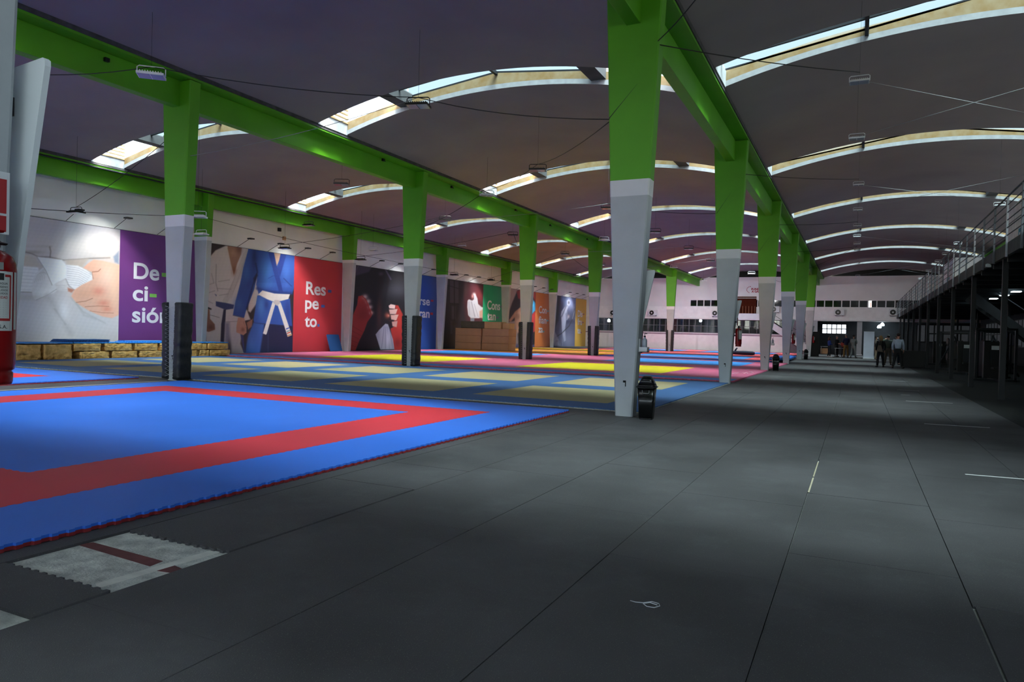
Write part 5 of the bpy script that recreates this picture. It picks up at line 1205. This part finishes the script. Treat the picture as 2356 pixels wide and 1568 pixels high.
    a00 = add((0, 0, 1.03), (.142, .112)); a0 = add((0, 0, .93), (.152, .122), a00)
    for s_ in (-1, 1):
        hp, kn, an, to = legp[s_]; b = add((hp[0], 0, .80), .098, a0); c_ = add(kn, .076, b); add((an[0], an[1], .08), .062, c_)
    skinned('trousers', V, E, R, LM, t)
    for s_ in (-1, 1):
        hp, kn, an, to = legp[s_]; q = MB(); q.tube([(an[0]*k, (an[1]+.06)*k, .045*k), (an[0]*k, an[1]*k, .06*k), (to[0]*k, to[1]*k, .045*k), (to[0]*k, (to[1]-.05)*k, .035*k)], [.03*k, (.05*k, .045*k), (.04*k, .035*k), .02*k], SM, 10)
        mn = min(v[2] for v in q.v); q.v = [(a, b, c_-mn) for a, b, c_ in q.v]; q.build('shoe', t)
    return t
# facing: 0 looks toward the camera (-Y)
person(-1.98, 61.7, PI/2+.4, 1.60, 'woman with long hair in a bright blue top and white shoes by the table', '27418f', '17181c', 'd8d8d8', '4a3326', True, 'front', woman=True)
person(-1.50, 63.6, .9, 1.72, 'grey haired person in a long black coat behind the table', '0f1016', '0e0e10', '0c0c0d', '6b655f', False, 'front', jacket=True)
person(-1.02, 64.6, .3, 1.45, 'short person in a red top behind the white table', '9c3a2e', '1a1a1c', '101010', '3a251b', False, 'front', woman=True)
person(-.78, 61.9, PI+.5, 1.86, 'grey haired man in a navy jacket and tan trousers seen from behind', '1c2140', '7c5a2c', '14110e', '7d7d7d', False, 'front', jacket=True, stance=.16)
person(-.25, 61.5, PI-.5, 1.80, 'man in a light grey suit at the right end of the table', '7d8482', '7a807f', '4a4744', '26201c', False, 'front', jacket=True, stance=.14)
person(1.28, 59.4, PI/2-.3, 1.74, 'masked man in a brown jacket and beige trousers beside the white banner', '5a5148', '8d8069', '5a4a3a', '1d1815', False, 'front', jacket=True, mask=True)
pw = person(1.12, 42.1, PI+.3, 1.66, 'woman with curly blond hair in black seen from behind with a bag', '0f1013', '10131c', '0c0c0c', '9a7a4e', True, 'down', woman=True, stance=.14)
person(1.62, 46.4, PI-.2, 1.74, 'person in a dark cap and green sleeves raising an arm', '39443c', '4a4238', '2a241e', '101010', False, 'raise')
person(2.1, 47.6, .4, 1.72, 'person in dark teal clothes facing the camera behind the pale shirt', '14303a', '142a3a', '101010', '2a1d16', False, 'down')
person(1.88, 41.1, PI-.25, 1.79, 'man in a pale blue shirt and black trousers seen from behind, nearest person', 'a9b6c6', '0a0a0c', '080808', '2b211c', False, 'down', stance=.18)
t = thing('shoulder_bag', 'beige grey shoulder bag hanging behind the blond woman', 'bag', (1.07, 41.95, .95))
q = MB(); q.hexa([(-.15, -.05, -.12), (.17, -.05, -.16), (.17, .05, -.16), (-.15, .05, -.12)], [(-.08, -.04, .2), (.07, -.04, .2), (.07, .04, .2), (-.08, .04, .2)], M('bag_canvas', '6f675c', .8)); q.build('pouch', t, bevel=.02)
q = MB(); q.tube([(-.05, 0, .19), (0, .03, .42), (.06, .0, .52), (.05, .0, .19)], .012, M('bag_canvas', ''), 6); q.build('strap', t)
# grappling dummy
t = thing('grappling_dummy', 'navy grappling dummy lying on the coral mat', 'training dummy', (-8.0, 56.4, .16), .15)
NV = M('navy_canvas', '161c40', .6)
q = MB(); q.tube([(-1.0, 0, .03), (-.8, 0, .06), (.2, 0, .05), (.9, 0, .04), (1.05, 0, .03)], [.05, .12, .16, .155, .1], NV, 14); q.build('torso', t)
q = MB(); q.tube([(-.75, 0, .1), (-.85, .02, .32), (-.68, .02, .5)], [.09, .07, .05], NV, 10); q.build('arm', t)
q = MB(); q.tube([(-.4, .1, .1), (-.32, .1, .3), (-.22, .1, .42)], [.08, .06, .05], NV, 10); q.build('arm', t)
# string lying on the floor
q = MB(); pts = [at(*p_, 'Z', .003) for p_ in ((1450, 1381), (1462, 1385), (1480, 1386), (1500, 1384), (1516, 1388), (1518, 1394), (1505, 1397), (1488, 1395), (1480, 1388), (1495, 1386), (1512, 1391))]
q.tube([(p.x, p.y, .0035+.0015*(i % 2)) for i, p in enumerate(pts)], .0022, M('pale_string', 'c9cdd0', .6), 6); tag(q.build('string'), 'loop of thin pale string lying on the black aisle floor', 'string')
for i, (px, py) in enumerate(((243, 138), (880, 368), (1038, 430), (1185, 483), (1265, 518), (1350, 550))):
    p = at(px, py, 'X', XB+.13); q = MB(); q.box(XB+.127, XB+.20, p.y-.05, p.y+.05, p.z-.04, p.z+.04, BLKP); q.tube([(XB+.16, p.y, p.z), (XB+.26, p.y, p.z-.06)], .012, BLKP, 6)
    tag(q.build('beam_fixture'), 'small black fixture on the green beam of the padded column row, %s' % ORD[i], 'fixture', 'black fixtures on the green beam')
# speakers / junction boxes on the left wall and on beams
for i, (px, py) in enumerate(((643, 528), (654, 548))):
    p = at(px, py, 'X', XWL+.06); q = MB(); q.box(XWL+.001, XWL+.12, p.y-.08, p.y+.08, p.z-.09, p.z+.09, BLKP if i == 0 else CARD); tag(q.build('wall_box', bevel=.01), ['small black box on the wall above the judo poster', 'small pale fixture on the wall below the black box'][i], 'box')
